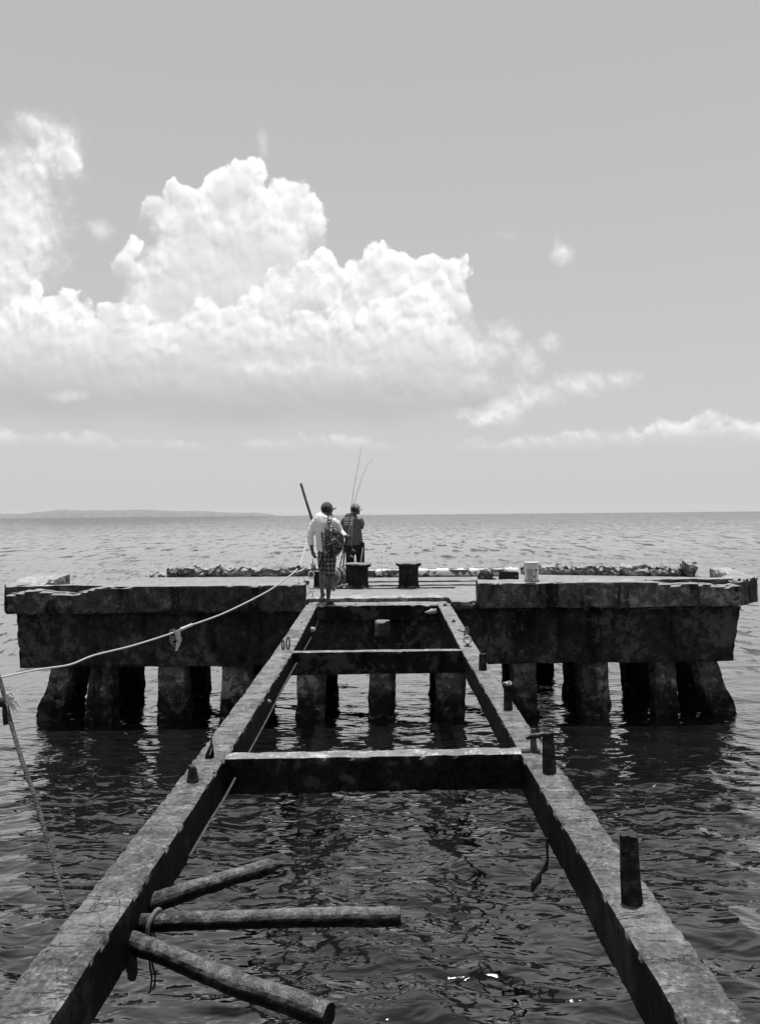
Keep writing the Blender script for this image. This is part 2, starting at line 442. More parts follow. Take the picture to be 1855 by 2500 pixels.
def concrete(name, ygrad=0, nz0=.35, nz1=.75, top=.26, side=.07, tvar=.35, svar=.6, cracks=0.0, streak=.5, patch=.3, tide=0.0, rgh=.85, spec=.3, bs=.5, pits=.4, fsc=1.0):
    m_, t, b = mat_new(name)
    g = t.n.new('ShaderNodeNewGeometry'); pos = g.outputs['Position']
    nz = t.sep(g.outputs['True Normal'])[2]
    x, y, z = t.sep(pos)
    n1 = t.noise(pos, 1.3 * fsc, 6, .6, .4); n2 = t.noise(pos, 7 * fsc, 7, .65, .3); n3 = t.noise(pos, 45 * fsc, 6, .7)
    comb = t.math('ADD', t.math('MULTIPLY', n1, .28), t.math('ADD', t.math('MULTIPLY', n2, .34), t.math('MULTIPLY', n3, .38)))
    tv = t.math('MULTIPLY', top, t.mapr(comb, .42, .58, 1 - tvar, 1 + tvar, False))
    if ygrad: tv = t.math('MULTIPLY', tv, t.mapr(y, 2.5, 14, 1.0, ygrad, False))  # grazing sheen painted into the top colour, lighter with distance
    # white lichen / salt specks on the tops
    sp = t.mapr(t.math('ADD', n2, t.math('MULTIPLY', n3, .9)), 1.00, 1.18)
    tv = t.mix(t.math('MULTIPLY', sp, patch), tv, min(.6, top * 2.6))
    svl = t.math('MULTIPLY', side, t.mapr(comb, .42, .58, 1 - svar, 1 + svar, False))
    st = t.noise(t.xyz(t.math('MULTIPLY', x, 3.2), t.math('MULTIPLY', y, 3.2), t.math('MULTIPLY', z, .5)), 1.0, 5, .65)
    stm = t.mapr(st, .50, .62)
    svl = t.math('MULTIPLY', svl, t.mix(stm, 1.0, 1 - streak))
    pt = t.mapr(t.math('ADD', n2, t.math('MULTIPLY', n1, .9)), 1.00, 1.10)
    svl = t.mix(t.math('MULTIPLY', pt, patch), svl, side * 3.6)
    if tide:
        zn = t.math('ADD', z, t.math('MULTIPLY', t.math('SUBTRACT', n2, .5), .5))
        ln = t.math('MULTIPLY', t.mapr(t.math('ABSOLUTE', t.math('SUBTRACT', zn, .60)), .035, .0), t.mapr(n1, .42, .52))
        tp = t.math('MULTIPLY', t.mapr(zn, .72, .80), t.mapr(n1, .46, .56))
        svl = t.mix(t.math('MULTIPLY', t.math('MAXIMUM', ln, tp), patch * .6), svl, side * 2.6)
        w = t.mapr(t.math('ADD', z, t.math('MULTIPLY', n2, .25)), tide - .12, tide + .22)
        svl = t.math('MULTIPLY', svl, t.mix(w, .22, 1.0))
    v = t.mix(t.mapr(nz, nz0, nz1), svl, tv)  # dark sides: weathering, plus shade painted in on beams and poles
    pv = t.voro(pos, 16 * fsc, 'F1'); pm = t.math('MULTIPLY', t.mapr(pv, .10, .03), t.mapr(n1, .45, .6))
    v = t.math('MULTIPLY', v, t.math('SUBTRACT', 1.0, t.math('MULTIPLY', pm, pits)))
    hgt = t.math('ADD', t.math('MULTIPLY', n3, .5), t.math('SUBTRACT', n2, t.math('MULTIPLY', pm, .8)))
    if cracks:
        cn = t.noise(t.xyz(t.math('MULTIPLY', x, 2.0), t.math('MULTIPLY', y, 1.5), t.math('MULTIPLY', z, 1.0)), 1.6, 5, .6, .5)
        cm = t.mapr(t.math('ABSOLUTE', t.math('SUBTRACT', cn, .5)), .0035, .0)
        cn2 = t.noise(t.xyz(t.math('MULTIPLY', x, 2.5), t.math('MULTIPLY', y, 16.0), t.math('MULTIPLY', z, 1.0)), 1.0, 4, .6, .3)
        cm2 = t.math('MULTIPLY', t.mapr(t.math('ABSOLUTE', t.math('SUBTRACT', cn2, .56)), .014, .003), t.mapr(n1, .42, .55))
        cm = t.math('MAXIMUM', cm, cm2)
        v = t.math('MULTIPLY', v, t.math('SUBTRACT', 1.0, t.math('MULTIPLY', cm, cracks)))
        hgt = t.math('SUBTRACT', hgt, t.math('MULTIPLY', cm, 1.0))
    gray(t, v, b.inputs['Base Color'])
    b.inputs['Roughness'].default_value = rgh; t.l.new(t.mix(t.mapr(nz, nz0, nz1), .06, spec), b.inputs['Specular IOR Level'])
    bump(t, b, hgt, bs, .02)
    return m_
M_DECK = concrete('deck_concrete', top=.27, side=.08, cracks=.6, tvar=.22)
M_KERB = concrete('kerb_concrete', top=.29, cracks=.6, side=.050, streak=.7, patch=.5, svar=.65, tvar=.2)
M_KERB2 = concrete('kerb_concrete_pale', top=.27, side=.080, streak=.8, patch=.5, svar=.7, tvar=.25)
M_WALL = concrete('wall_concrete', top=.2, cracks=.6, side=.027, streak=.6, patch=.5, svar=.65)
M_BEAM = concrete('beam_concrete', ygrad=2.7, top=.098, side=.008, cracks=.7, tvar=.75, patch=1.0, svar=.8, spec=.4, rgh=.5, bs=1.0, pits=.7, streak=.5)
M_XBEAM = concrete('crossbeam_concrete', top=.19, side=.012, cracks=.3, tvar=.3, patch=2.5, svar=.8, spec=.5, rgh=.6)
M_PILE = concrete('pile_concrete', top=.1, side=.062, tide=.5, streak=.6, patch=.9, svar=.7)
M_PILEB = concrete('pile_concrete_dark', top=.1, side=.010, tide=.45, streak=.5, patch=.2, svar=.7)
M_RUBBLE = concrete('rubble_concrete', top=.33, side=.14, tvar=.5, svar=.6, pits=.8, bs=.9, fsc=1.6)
M_RUSTPOLE = concrete('rusted_pole', nz0=.2, nz1=.95, top=.17, side=.008, tvar=.85, svar=.8, patch=1.0, spec=.35, rgh=.42, bs=1.3, streak=.3, pits=.7, fsc=3.5)  # lit top and shaded underside painted in by face direction
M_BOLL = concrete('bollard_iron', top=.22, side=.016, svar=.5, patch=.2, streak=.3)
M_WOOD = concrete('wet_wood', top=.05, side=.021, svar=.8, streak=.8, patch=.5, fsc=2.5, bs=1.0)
M_IRON = plain('old_iron', .05, .55, .5, .3, .6, 40, .6)
M_ROPE = plain('pale_rope', .55, .9, .2, 0, .15, 60, .5)
M_ROPED = plain('weathered_rope', .075, .9, .2, 0, .5, 40, .6)
M_BLACK = plain('black_rubber', .008, .7, .3)
M_WHITE = plain('white_plastic', .62, .45, .4, 0, .04, 8, 0)
M_PIPE = None

# ------------------------------------------------------------------ sea
def axis(pts):
    out = [pts[0][0]]
    for (a, s0), (b, s1) in zip(pts, pts[1:]):
        x = a
        while x < b:
            s = s0 + (s1 - s0) * (x - a) / (b - a); x += s; out.append(min(x, b))
    return np.unique(np.array(out))
ys = axis([(-60, 8), (-2, .8), (2.2, .035), (9, .04), (16, .07), (40, .3), (150, 3), (1000, 60), (7600, 500)])
xp = axis([(0, .038), (5, .045), (9, .10), (20, .35), (100, 5), (1000, 80), (9000, 800)])
xs = np.concatenate([-xp[::-1][:-1], xp])
GX, GY = np.meshgrid(xs, ys)
hx = np.gradient(xs)[None, :] * np.ones_like(GY); hy = np.gradient(ys)[:, None] * np.ones_like(GX)
rng = np.random.RandomState(3)
Z = np.zeros_like(GX)
for i in range(100):
    lam = .25 * (7 ** (rng.rand() ** 1.35))
    th = rng.normal(0, .75) + .35
    kx, ky = 2 * np.pi / lam * np.sin(th), 2 * np.pi / lam * np.cos(th)
    a = lam * .0031 * (1.0 if lam < 1.0 else .75)
    fx = np.clip((lam / np.abs(hx) - 3) / 3, 0, 1) * np.clip((lam / np.abs(hy) - 3) / 3, 0, 1)
    ph = kx * GX + ky * GY + rng.rand() * 6.28 + .8 * np.sin(GX * .7 + i) + .8 * np.sin(GY * .5 + 2 * i)
    a = a * (1 - .68 * np.clip((GY - 10) / 7, 0, 1)) * (1 - .3 * np.clip((np.abs(GX) - 5) / 3, 0, 1))
    Z += a * fx * (np.sin(ph) + .25 * np.sin(2 * ph + .5))
far = np.clip((GY - 18) / 30, 0, 1)
for i in range(45):
    lam = 1.2 * (6 ** rng.rand())
    th = rng.normal(0, .6) + .3
    kx, ky = 2 * np.pi / lam * np.sin(th), 2 * np.pi / lam * np.cos(th)
    fx = np.clip((lam / np.abs(hx) - 2.2) / 2, 0, 1) * np.clip((lam / np.abs(hy) - 2.2) / 2, 0, 1)
    Z += far * lam * .0022 * fx * np.sin(kx * GX + ky * GY + rng.rand() * 6.28 + np.sin(GX * .13 + i) + np.sin(GY * .11 + 2 * i))
ny_, nx_ = GX.shape
me = bpy.data.meshes.new('sea')
me.vertices.add(nx_ * ny_)
me.vertices.foreach_set('co', np.stack([GX, GY, Z], -1).astype(np.float32).ravel())
ii = np.arange((ny_ - 1) * nx_).reshape(ny_ - 1, nx_)[:, :-1].ravel()
q = np.stack([ii, ii + 1, ii + nx_ + 1, ii + nx_], 1).astype(np.int32)
me.loops.add(q.size); me.loops.foreach_set('vertex_index', q.ravel())
me.polygons.add(len(q)); me.polygons.foreach_set('loop_start', np.arange(0, q.size, 4, dtype=np.int32))
me.update(calc_edges=True)
mw, t, b = mat_new('sea_water')
g = t.n.new('ShaderNodeNewGeometry'); pos = g.outputs['Position']
pa = t.scale(pos, (1.0, 2.1, 1.0))
w1 = t.noise(pa, 3.4, 1.2, .5, .7); w2 = t.noise(pa, 13.0, 1, .5, .5); w3 = t.noise(t.scale(pos, (.35, .9, 1)), 1.0, 4, .55, .4)
gust = t.noise(t.scale(pos, (.012, .05, 1)), 1.0, 3, .5)
hh = t.math('ADD', t.math('ADD', t.math('MULTIPLY', w1, .040), t.math('MULTIPLY', w2, .0022)), t.math('MULTIPLY', w3, .12))
hh = t.math('MULTIPLY', hh, t.math('MULTIPLY', t.mapr(gust, .35, .65, .65, 1.25), t.mapr(t.sep(pos)[1], 10, 18, 1.0, .42)))
bn = t.n.new('ShaderNodeBump'); bn.inputs['Strength'].default_value = 1.0; bn.inputs['Distance'].default_value = 1.0
t.l.new(hh, bn.inputs['Height'])
c1 = t.vmath('SUBTRACT', t.noise(t.scale(pos, (.7, 1.5, 1)), 1.0, 4, .6, .3, out='Color'), (.5, .5, .5))
px2, py2, pz2 = t.sep(pos)
kf = t.math('MULTIPLY', t.mapr(py2, 60, 500, .07, 7.0), t.mapr(gust, .35, .65, 1.0, 2.2))
d1 = t.math('MULTIPLY', t.mapr(t.noise(t.scale(pos, (2.6, .9, 1)), 1.0, 3, .6, .4), .56, .63), t.mapr(py2, 90, 40))
d2 = t.math('MULTIPLY', t.mapr(t.noise(t.scale(pos, (.7, .16, 1)), 1.0, 4, .65, .4), .53, .62), t.mapr(py2, 40, 90))
dsh = t.math('MULTIPLY', t.math('MULTIPLY', t.math('ADD', d1, d2), t.mapr(py2, 14, 24)), .30)
nn = t.vmath('NORMALIZE', t.vmath('ADD', t.vmath('ADD', bn.outputs[0], t.xyz(0.0, t.math('MULTIPLY', dsh, -1.0), 0.0)), t.vmath('MULTIPLY', t.vmath('SCALE', c1, kf), (1, 1, 0))))
t.l.new(nn, b.inputs['Normal'])
b.inputs['Base Color'].default_value = (.008, .008, .008, 1)
b.inputs['Roughness'].default_value = .04; b.inputs['IOR'].default_value = 1.6
b.inputs['Coat Weight'].default_value = .85; b.inputs['Coat IOR'].default_value = 1.6; b.inputs['Coat Roughness'].default_value = .04
t.l.new(nn, b.inputs['Coat Normal'])
sea = link('sea', me, mw, None, 180)
tag(sea, kind='structure')

# ------------------------------------------------------------------ far shore and the air before it
V = []; Fc = []
n = 160
for i in range(n + 1):
    s = i / n; px = -260 + s * (682 + 260)
    Y = 6500.0; X = (px - 927.5) / F * Y
    hgt = 46 + 14 * float(fbm(np.array([[s * 9, 0, 0]]), 5, 4)[0]) + 16 * math.exp(-((px - 300) / 170) ** 2)
    k = min(1, (682 - px) / 60.0); hgt = max(.5, hgt * (k ** .5 if k > 0 else 0)) if px > 560 else hgt
    if px > 330: hgt -= (px - 330) * .045
    hgt = max(.5, hgt)
    for yy, zz in ((Y, -1), (Y + 60, hgt * .45), (Y + 260, hgt), (Y + 700, hgt * .8), (Y + 900, -1)):
        V.append((X * yy / Y, yy, zz + (3 * math.sin(i * 1.7 + yy) if 0 < zz < hgt else 0)))
for i in range(n):
    for j in range(4):
        a = i * 5 + j; Fc.append((a, a + 5, a + 6, a + 1))
hills = link('hills', mesh('hills', V, Fc), plain('far_land', .20, .9, .1, 0, .18, .02, 0), None, 180)
tag(hills, kind='structure')
mh = bpy.data.materials.new('sea_air'); mh.use_nodes = True
mh.node_tree.nodes.clear()
ho = mh.node_tree.nodes.new('ShaderNodeOutputMaterial'); hv = mh.node_tree.nodes.new('ShaderNodeVolumePrincipled')
hv.inputs['Color'].default_value = (1, 1, 1, 1); hv.inputs['Density'].default_value = 3.0e-5; hv.inputs['Anisotropy'].default_value = 0.0
mh.node_tree.links.new(hv.outputs[0], ho.inputs['Volume'])
_hb = MB().box((0, 3500, 39.5), (22000, 13000, 83))
hz = link('haze', mesh('haze', _hb.V, _hb.F), mh)
tag(hz, kind='stuff')

# ------------------------------------------------------------------ walkway frame
def poly(ys_, xs_):
    return lambda y: np.interp(y, ys_, xs_)
YS = [-2.0, 2.5, 4.4, 6.3, 9.4, 14.32]
LO = poly(YS, [-1.26, -1.245, -1.21, -1.208, -1.225, -1.306]); LI = poly(YS, [-1.04, -1.03, -1.012, -1.004, -1.008, -1.099])
RI = poly(YS, [.915, .907, .888, .908, .915, .98]); RO = poly(YS, [1.12, 1.115, 1.093, 1.085, 1.115, 1.205])
walk = empty('walkway_frame', (0, 3, 2.0), 'bare concrete walkway frame of two long girders and three crossbeams running out to the platform', 'walkway frame')
def girder(lo, hi, seed):
    def f(U):
        y = -2.0 + U[:, 1] * 16.3
        x = lo(y) + (hi(y) - lo(y)) * U[:, 0]
        return np.stack([x, y, 1.765 + U[:, 2] * .235], 1)
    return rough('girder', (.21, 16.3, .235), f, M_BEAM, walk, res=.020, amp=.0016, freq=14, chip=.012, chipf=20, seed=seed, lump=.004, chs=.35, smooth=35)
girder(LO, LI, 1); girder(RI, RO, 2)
def xbeam(y0l, y0r, d, z0, seed):
    l = float(LI(np.array([y0l]))[0]) - .03; r = float(RI(np.array([y0r]))[0]) + .03
    rough('crossbeam', (r - l, d, 1.995 - z0), quadmap((l, y0l), (r, y0r), (r, y0r + d), (l, y0l + d), z0, 1.995), M_XBEAM, walk, res=.025, amp=.0016, freq=11, chip=.006, chipf=11, seed=seed, lump=.003)
xbeam(5.27, 5.33, .155, 1.765, 3); xbeam(9.33, 9.38, .14, 1.735, 4); xbeam(14.1, 14.12, .19, 1.73, 5)

# ------------------------------------------------------------------ platform
plat = empty('platform', (0, 14.2, 0), 'broad concrete platform standing on thick piles in the sea', 'platform')
def prism(name, pts, z0, z1, mat, parent):
    n = len(pts)
    V = [(x, y, z0) for x, y in pts] + [(x, y, z1) for x, y in pts]
    return link(name, mesh(name, V, [tuple(range(n))[::-1], tuple(range(n, 2 * n))] + [(i, (i + 1) % n, (i + 1) % n + n, i + n) for i in range(n)]), mat, parent)
DZ = 2.05
prism('deck_slab', [(-6.55, 14.62), (-6.35, 14.3), (-1.32, 14.3), (-1.32, 14.75), (1.22, 14.75), (1.22, 14.12), (1.62, 14.12), (1.62, 14.3), (6.15, 14.3), (6.6, 14.7), (7.25, 16.0), (7.35, 19.1), (6.9, 20.9), (-5.4, 21.0), (-6.45, 18.3)], 1.9, DZ, M_DECK, plat)
rough('deck_ledge', (2.5, .42, .08), boxmap(-1.29, 1.19, 14.325, 14.745, 1.905, 1.99), M_DECK, plat, res=.05, amp=.008, chip=.02, seed=8)
rough('deck_edge', (2.5, .5, .07), boxmap(-1.31, 1.21, 14.735, 15.2, 1.97, 2.062), M_RUBBLE, plat, res=.03, amp=.02, freq=5, chip=.05, seed=9)
rough('deck_edge', (.5, .3, .1), boxmap(1.215, 1.66, 14.03, 14.4, 1.93, 2.062), M_DECK, plat, res=.03, amp=.015, freq=6, chip=.04, seed=10)
def tilt(X, U):
    X[:, 2] += .11 * U[:, 1] * U[:, 2]
    return X
def kerbchip(x0, x1, side):
    # broken arris along the outer part of the kerb
    def p(X, U):
        k = np.clip((X[:, 0] - x0) / (x1 - x0), 0, 1) if side > 0 else np.clip((x1 - X[:, 0]) / (x1 - x0), 0, 1)
        k = np.clip(k * 3, 0, 1)
        nn = fbm(X * np.array([1.7, 0, 0]) + 3, 4, 77) * .5 + .5
        zc = 2.37 - .13 * k * nn
        fr = (X[:, 1] < 14.06) & (X[:, 2] > zc)
        d = (X[:, 2] - zc) * fr
        X[:, 2] -= np.where(fr, d * .8, 0)
        X[:, 1] += np.where(fr, .10 * k * (.5 + np.abs(fbm(X * 9, 3, 5))), 0)
        return X
    return p
rough('kerb', (5.1, .45, .47), boxmap(-6.39, -1.29, 13.9, 14.35, 1.925, 2.385), M_KERB, plat, res=.04, amp=.010, freq=3, chip=.02, seed=11, post=kerbchip(-6.39, -4.6, -1))
rough('kerb', (4.45, .45, .46), boxmap(1.665, 6.1, 13.9, 14.35, 1.945, 2.4), M_KERB2, plat, res=.04, amp=.012, freq=3, chip=.02, seed=12, post=kerbchip(4.4, 6.1, 1))
rough('kerb', (.75, .45, .46), quadmap((6.08, 13.905), (6.72, 14.6), (6.35, 14.95), (5.8, 14.34), 1.94, 2.398), M_KERB, plat, res=.05, amp=.012, chip=.03, seed=13)
rough('kerb', (.7, .45, .46), quadmap((-6.72, 14.65), (-6.37, 13.905), (-5.95, 14.34), (-6.35, 14.95), 1.93, 2.39), M_KERB, plat, res=.05, amp=.012, chip=.03, seed=14)
rough('kerb', (.45, 1.3, .36), quadmap((6.32, 14.62), (6.74, 14.62), (6.78, 15.9), (6.3, 15.75), 2.045, 2.37), M_RUBBLE, plat, res=.05, amp=.012, chip=.04, seed=15, post=tilt)
rough('kerb', (.45, 1.3, .36), quadmap((-6.74, 14.66), (-6.05, 14.66), (-6.0, 15.9), (-6.75, 15.8), 2.045, 2.36), M_RUBBLE, plat, res=.05, amp=.010, chip=.03, seed=16, post=tilt)
def wallmap(U):
    X = boxmap(-6.34, 6.25, 14.2, 14.75, .945, 1.93)(U)
    k = 1 - U[:, 2]
    X[:, 0] += np.where(U[:, 0] < .5, .09, -.15) * k * (np.abs(U[:, 0] - .5) * 2) ** 8
    X[:, 1] -= .03 * fbm(X * .8, 3, 3)
    return X
rough('front_wall', (12.6, .5, .98), wallmap, M_WALL, plat, res=.055, amp=.012, freq=3, chip=.03, seed=17)
rough('rear_wall', (12.0, .5, .8), boxmap(-5.2, 6.6, 20.2, 20.7, 1.72, 1.89), M_WALL, plat, res=.3, seed=18)
rough('bracket', (.27, .2, .28), boxmap(*(lambda a, b: (a.x, b.x, 14.0, 14.22, b.z, a.z))(at(914, 1513, 14.1), at(951, 1553, 14.1))), M_KERB, plat, res=.05, amp=.006, chip=.02, seed=19)
def pile(name, xt, xb, yt, w, seed, mat, yb=None, wb=None):
    yb = yt if yb is None else yb; wb = w if wb is None else wb
    def f(U):
        k = (1 - U[:, 2])[:, None]
        c0 = np.array([xt, yt]); c1 = np.array([xb, yb])
        ww = w + (wb - w) * k
        xy = c0 + (c1 - c0) * k + (U[:, :2] - .5) * ww
        return np.concatenate([xy, -.6 + U[:, 2:] * 1.6], 1)
    def barn(X, U):
        k = np.clip((.45 - X[:, 2]) / .3, 0, 1)[:, None]
        return X + fbm3(X * 8, 4, seed + 9) * .035 * k
    o = rough('pile', (w, w, 1.6), f, mat, plat, res=.045, amp=.014, freq=3.5, chip=.04, seed=seed, post=barn)
    return o
def X14(px, Y=14.35): return (px - 927.5) / F * Y
YF = 14.6
for i, (a, b_, c_, d_) in enumerate([(126, 175, 80, 147), (216, 271, 200, 277), (383, 448, 380, 458), (542, 612, 532, 604), (723, 792, 718, 788), (898, 962, 894, 960), (1062, 1133, 1060, 1130),
                                     (1246, 1306, 1250, 1309), (1411, 1479, 1412, 1485), (1594, 1646, 1592, 1652), (1690, 1744, 1722, 1796)]):
    w = (b_ - a) / F * 14.4; wb = (d_ - c_) / F * 14.4
    slant = i in (0, 10)
    # the centre bottoms are read off at the water line, so continue them below it
    xt = X14((a + b_) / 2, 14.4); xw = X14((c_ + d_) / 2, 14.4); xb = xt + (xw - xt) * 1.6
    pile('pile', xt, xb, YF, max(w, .38), 30 + i, M_PILE, YF - .05, max(wb, .42))
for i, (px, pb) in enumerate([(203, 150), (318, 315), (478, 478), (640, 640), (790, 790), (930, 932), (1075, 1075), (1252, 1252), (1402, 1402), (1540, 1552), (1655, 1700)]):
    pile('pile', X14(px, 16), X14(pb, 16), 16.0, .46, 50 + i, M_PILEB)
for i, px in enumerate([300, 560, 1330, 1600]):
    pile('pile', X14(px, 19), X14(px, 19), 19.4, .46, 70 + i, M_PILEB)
# crumbling upstands at the rear
def rub(seed, a=.05):
    def p(X, U):
        n_ = fbm(X * 3.0, 4, seed); n2_ = fbm(X * 11.0, 3, seed + 3)
        top = U[:, 2] > .35
        X[:, 2] += np.where(top, n_ * .05 + n2_ * .05, 0)
        X += fbm3(X * 16, 2, seed + 9) * .02
        X[:, 1] += np.where(top, n2_ * .08, 0)
        return X
    return p
rough('upstand', (3.6, .4, .24), quadmap((-5.3, 20.3), (-1.5, 20.15), (-1.5, 20.55), (-5.3, 20.7), 2.04, 2.27), M_RUBBLE, plat, res=.045, amp=.02, chip=.08, seed=80, smooth=12, post=rub(81))
rough('upstand', (.5, .3, .1), quadmap((-5.75, 20.35), (-5.3, 20.3), (-5.3, 20.6), (-5.75, 20.65), 2.04, 2.13), M_RUBBLE, plat, res=.045, amp=.02, chip=.08, seed=82, smooth=12, post=rub(83))
rough('upstand', (3.9, .4, .26), quadmap((3.45, 20.2), (7.0, 19.0), (7.1, 19.4), (3.5, 20.6), 2.04, 2.27), M_RUBBLE, plat, res=.045, amp=.02, chip=.08, seed=84, smooth=12, post=rub(85))
rough('upstand', (.32, .4, .34), quadmap((6.98, 19.0), (7.3, 18.85), (7.32, 19.25), (7.05, 19.4), 2.04, 2.38), M_RUBBLE, plat, res=.04, amp=.03, chip=.1, seed=86, smooth=12, post=rub(87))

# ------------------------------------------------------------------ posts and irons on the girders
def worn_post(name, base, top, w, label, cat, seed, mat=M_WOOD, split=True, ring=False, group=None, wt=None):
    n = 18; seg = 24
    mb = MB()
    pts = [base.lerp(top, i / n) for i in range(n + 1)]
    pts[0] = pts[0] - Vector((0, 0, .02))
    wt = wt or w * .86
    rr = [(w + (wt - w) * i / n) / 2 for i in range(n + 1)]
    mb.tube(pts, rr, seg)
    P_ = np.array(mb.V); ax_ = np.array(base)
    ang = np.arctan2(P_[:, 1] - ax_[1], P_[:, 0] - ax_[0])
    # grain grooves that run along the post
    gr = fbm(np.stack([np.cos(ang) * 4, np.sin(ang) * 4, P_[:, 2] * 2.5], 1), 3, seed)
    k = 1 + gr * .16
    c0 = np.array([[*base.lerp(top, min(1, max(0, (z - base.z) / (top.z - base.z))))] for z in P_[:, 2]])
    P_[:, :2] = c0[:, :2] + (P_[:, :2] - c0[:, :2]) * k[:, None]
    hi = P_[:, 2] > base.z + (top.z - base.z) * .9
    P_[:, 2] += np.where(hi, fbm(P_ * 22, 3, seed + 2) * w * .13, 0)
    mb.V = [tuple(v) for v in P_]
    o = empty(name, base, label, cat, group)
    mb.build('shaft', mat, o, 50)
    if ring:
        r = MB(); pr = [top + Vector((math.cos(a) * w * .42, math.sin(a) * w * .42, .012 + .006 * math.sin(a * 2))) for a in np.linspace(0, 2 * math.pi, 17)]
        r.tube(pr, .010, 8).build('ring', M_RING, o, 60)
    return o
M_RING = plain('worn_steel', .32, .4, .6, .5, .4, 60, .3)
def hgt_at(px, py, Y): return at(px, py, Y)
def std(bx, by, tx, ty):
    b_ = on(bx, by, 2.0); return b_, at(tx, ty, b_.y)
def pxw(n_, Y): return n_ / F * Y
b_, t_ = std(1542, 2202, 1534, 2036)
tall = worn_post('wooden_post', b_, t_, pxw(47, b_.y), 'tallest dark weathered wooden post, on the right girder nearest the viewer', 'post', 3)
b_, t_ = std(1341, 1886, 1337, 1790)
worn_post('wooden_post', b_, t_, pxw(32, b_.y), 'dark split wooden post with a crooked iron rod hooked against its top', 'post', 5)
pb2 = b_
b_, t_ = std(1240, 1732, 1238, 1672)
worn_post('wooden_post', b_, t_, pxw(20.5, b_.y), 'narrow dark post on the right girder topped by a pale metal ring', 'post', 7, ring=True)
b_, t_ = std(1178, 1637, 1178, 1596)
worn_post('wooden_post', b_, t_, pxw(18.5, b_.y), 'short frayed post on the right girder just before the second crossbeam', 'post', 9)
b_, t_ = std(471, 1908, 470, 1870)
worn_post('wooden_post', b_, t_, pxw(28, b_.y), 'stubby tapered post stump on the left girder beside the nearest crossbeam', 'post', 11, wt=pxw(17, b_.y))
# pointed splinter
b_, t_ = std(513, 1851, 517, 1800)
o = empty('splintered_stake', b_, 'pointed splintered stake rising from the left girder beyond the stubby stump', 'stake')
w = pxw(18, b_.y)
mb = MB()
for dx_, hh_, r_ in ((-.2, .75, .35), (.12, .95, .30), (.02, 1.12, .16)):
    p0 = b_ + Vector((dx_ * w, 0, -.02)); p2 = b_.lerp(t_, hh_) + Vector((.05 * w * dx_, 0, 0))
    mb.tube([p0, p0.lerp(p2, .3) + Vector((dx_ * w * .3, 0, 0)), p0.lerp(p2, .65), p2], [w * r_ * 1.2, w * r_ * 1.35, w * r_ * .9, w * .04], 9)
mb.noise(.006, 16).build('shaft', M_WOOD, o, 50)
mb = MB().tube([b_ + Vector((w * .1, -.03, .03)), b_.lerp(t_, .5) + Vector((w * .25, -.03, 0))], [.004, .004], 6)
mb.build('bent_wire', M_RING, o)
# twin loop staple on the far left girder
b_, t_ = std(694, 1586, 697, 1555)
o = empty('iron_staple', b_, 'pair of upright rusty iron loops on the left girder near the second crossbeam', 'iron loops')
for dx_, hh_, fx_ in ((-.012, .75, .014), (.045, 1.0, .017)):
    h_ = (t_.z - b_.z) * hh_
    pts = [b_ + Vector((dx_ + fx_ * math.cos(a), 0, h_ / 2 + h_ / 2 * math.sin(a))) for a in np.linspace(-math.pi / 2, 1.5 * math.pi, 19)]
    MB().tube(pts, .009, 8).noise(.002, 30).build('loop', M_IRON, o, 60)
# shackle with ring by the second crossbeam
b_, t_ = std(1141, 1579, 1141, 1565)
o = empty('mooring_shackle', b_, 'round iron mooring ring on a footed bolt at the right end of the second crossbeam', 'mooring ring')
MB().tube([b_ - Vector((0, 0, .01)), b_ + Vector((0, 0, .012))], [.05, .045], 14).tube([b_ + Vector((0, 0, .01)), b_ + Vector((0, 0, .05))], [.022, .016], 10).build('foot', M_IRON, o)
cc = b_ + Vector((0, .0, .082))
MB().tube([cc + Vector((.043 * math.cos(a), .01 * math.sin(a), .040 * math.sin(a))) for a in np.linspace(0, 2 * math.pi, 25)], .010, 9, cap=False).build('ring', M_RING, o, 60)
mb = MB()
for k in range(3):
    c3 = cc + Vector((-.01 + .01 * k, .04 + .05 * k, .045 + .025 * k))
    mb.tube([c3 + Vector((.022 * math.cos(a), .012 * math.sin(a), .03 * math.sin(a))) for a in np.linspace(0, 2 * math.pi, 15)], .008, 7, cap=False)
mb.tube([cc + Vector((-.11, .1, .10)), cc + Vector((-.03, .09, .08)), cc + Vector((.03, .1, .12))], [.005, .012, .006], 7)
mb.build('chain', M_IRON, o, 60)
# small rusted stubs
for (px, py, ph, pw, lab) in ((1107, 1519, 10, 10, 'tiny jagged rusted bar stub on the right girder between the mooring ring and the platform'),
                              (1086, 1480, 11, 9, 'small dark wedge stub on the right girder where it meets the platform'),
                              (736, 1521, 5, 9, 'low dark bar stub on the far part of the left girder')):
    b_ = on(px, py, 2.0); w = pxw(pw, b_.y); h_ = pxw(ph, b_.y)
    mb = MB()
    for j in range(4):
        q_ = b_ + Vector(((j - 1.5) * w * .26, .01 * (j % 2), -.01))
        mb.tube([q_, q_ + Vector((w * .03, 0, h_ * (.6 + .4 * ((j * 7) % 3) / 2)))], [w * .17, w * .09], 7)
    tag(mb.noise(.004, 25).build('bar_stub', M_IRON, None, 50), lab, 'rusted stub')
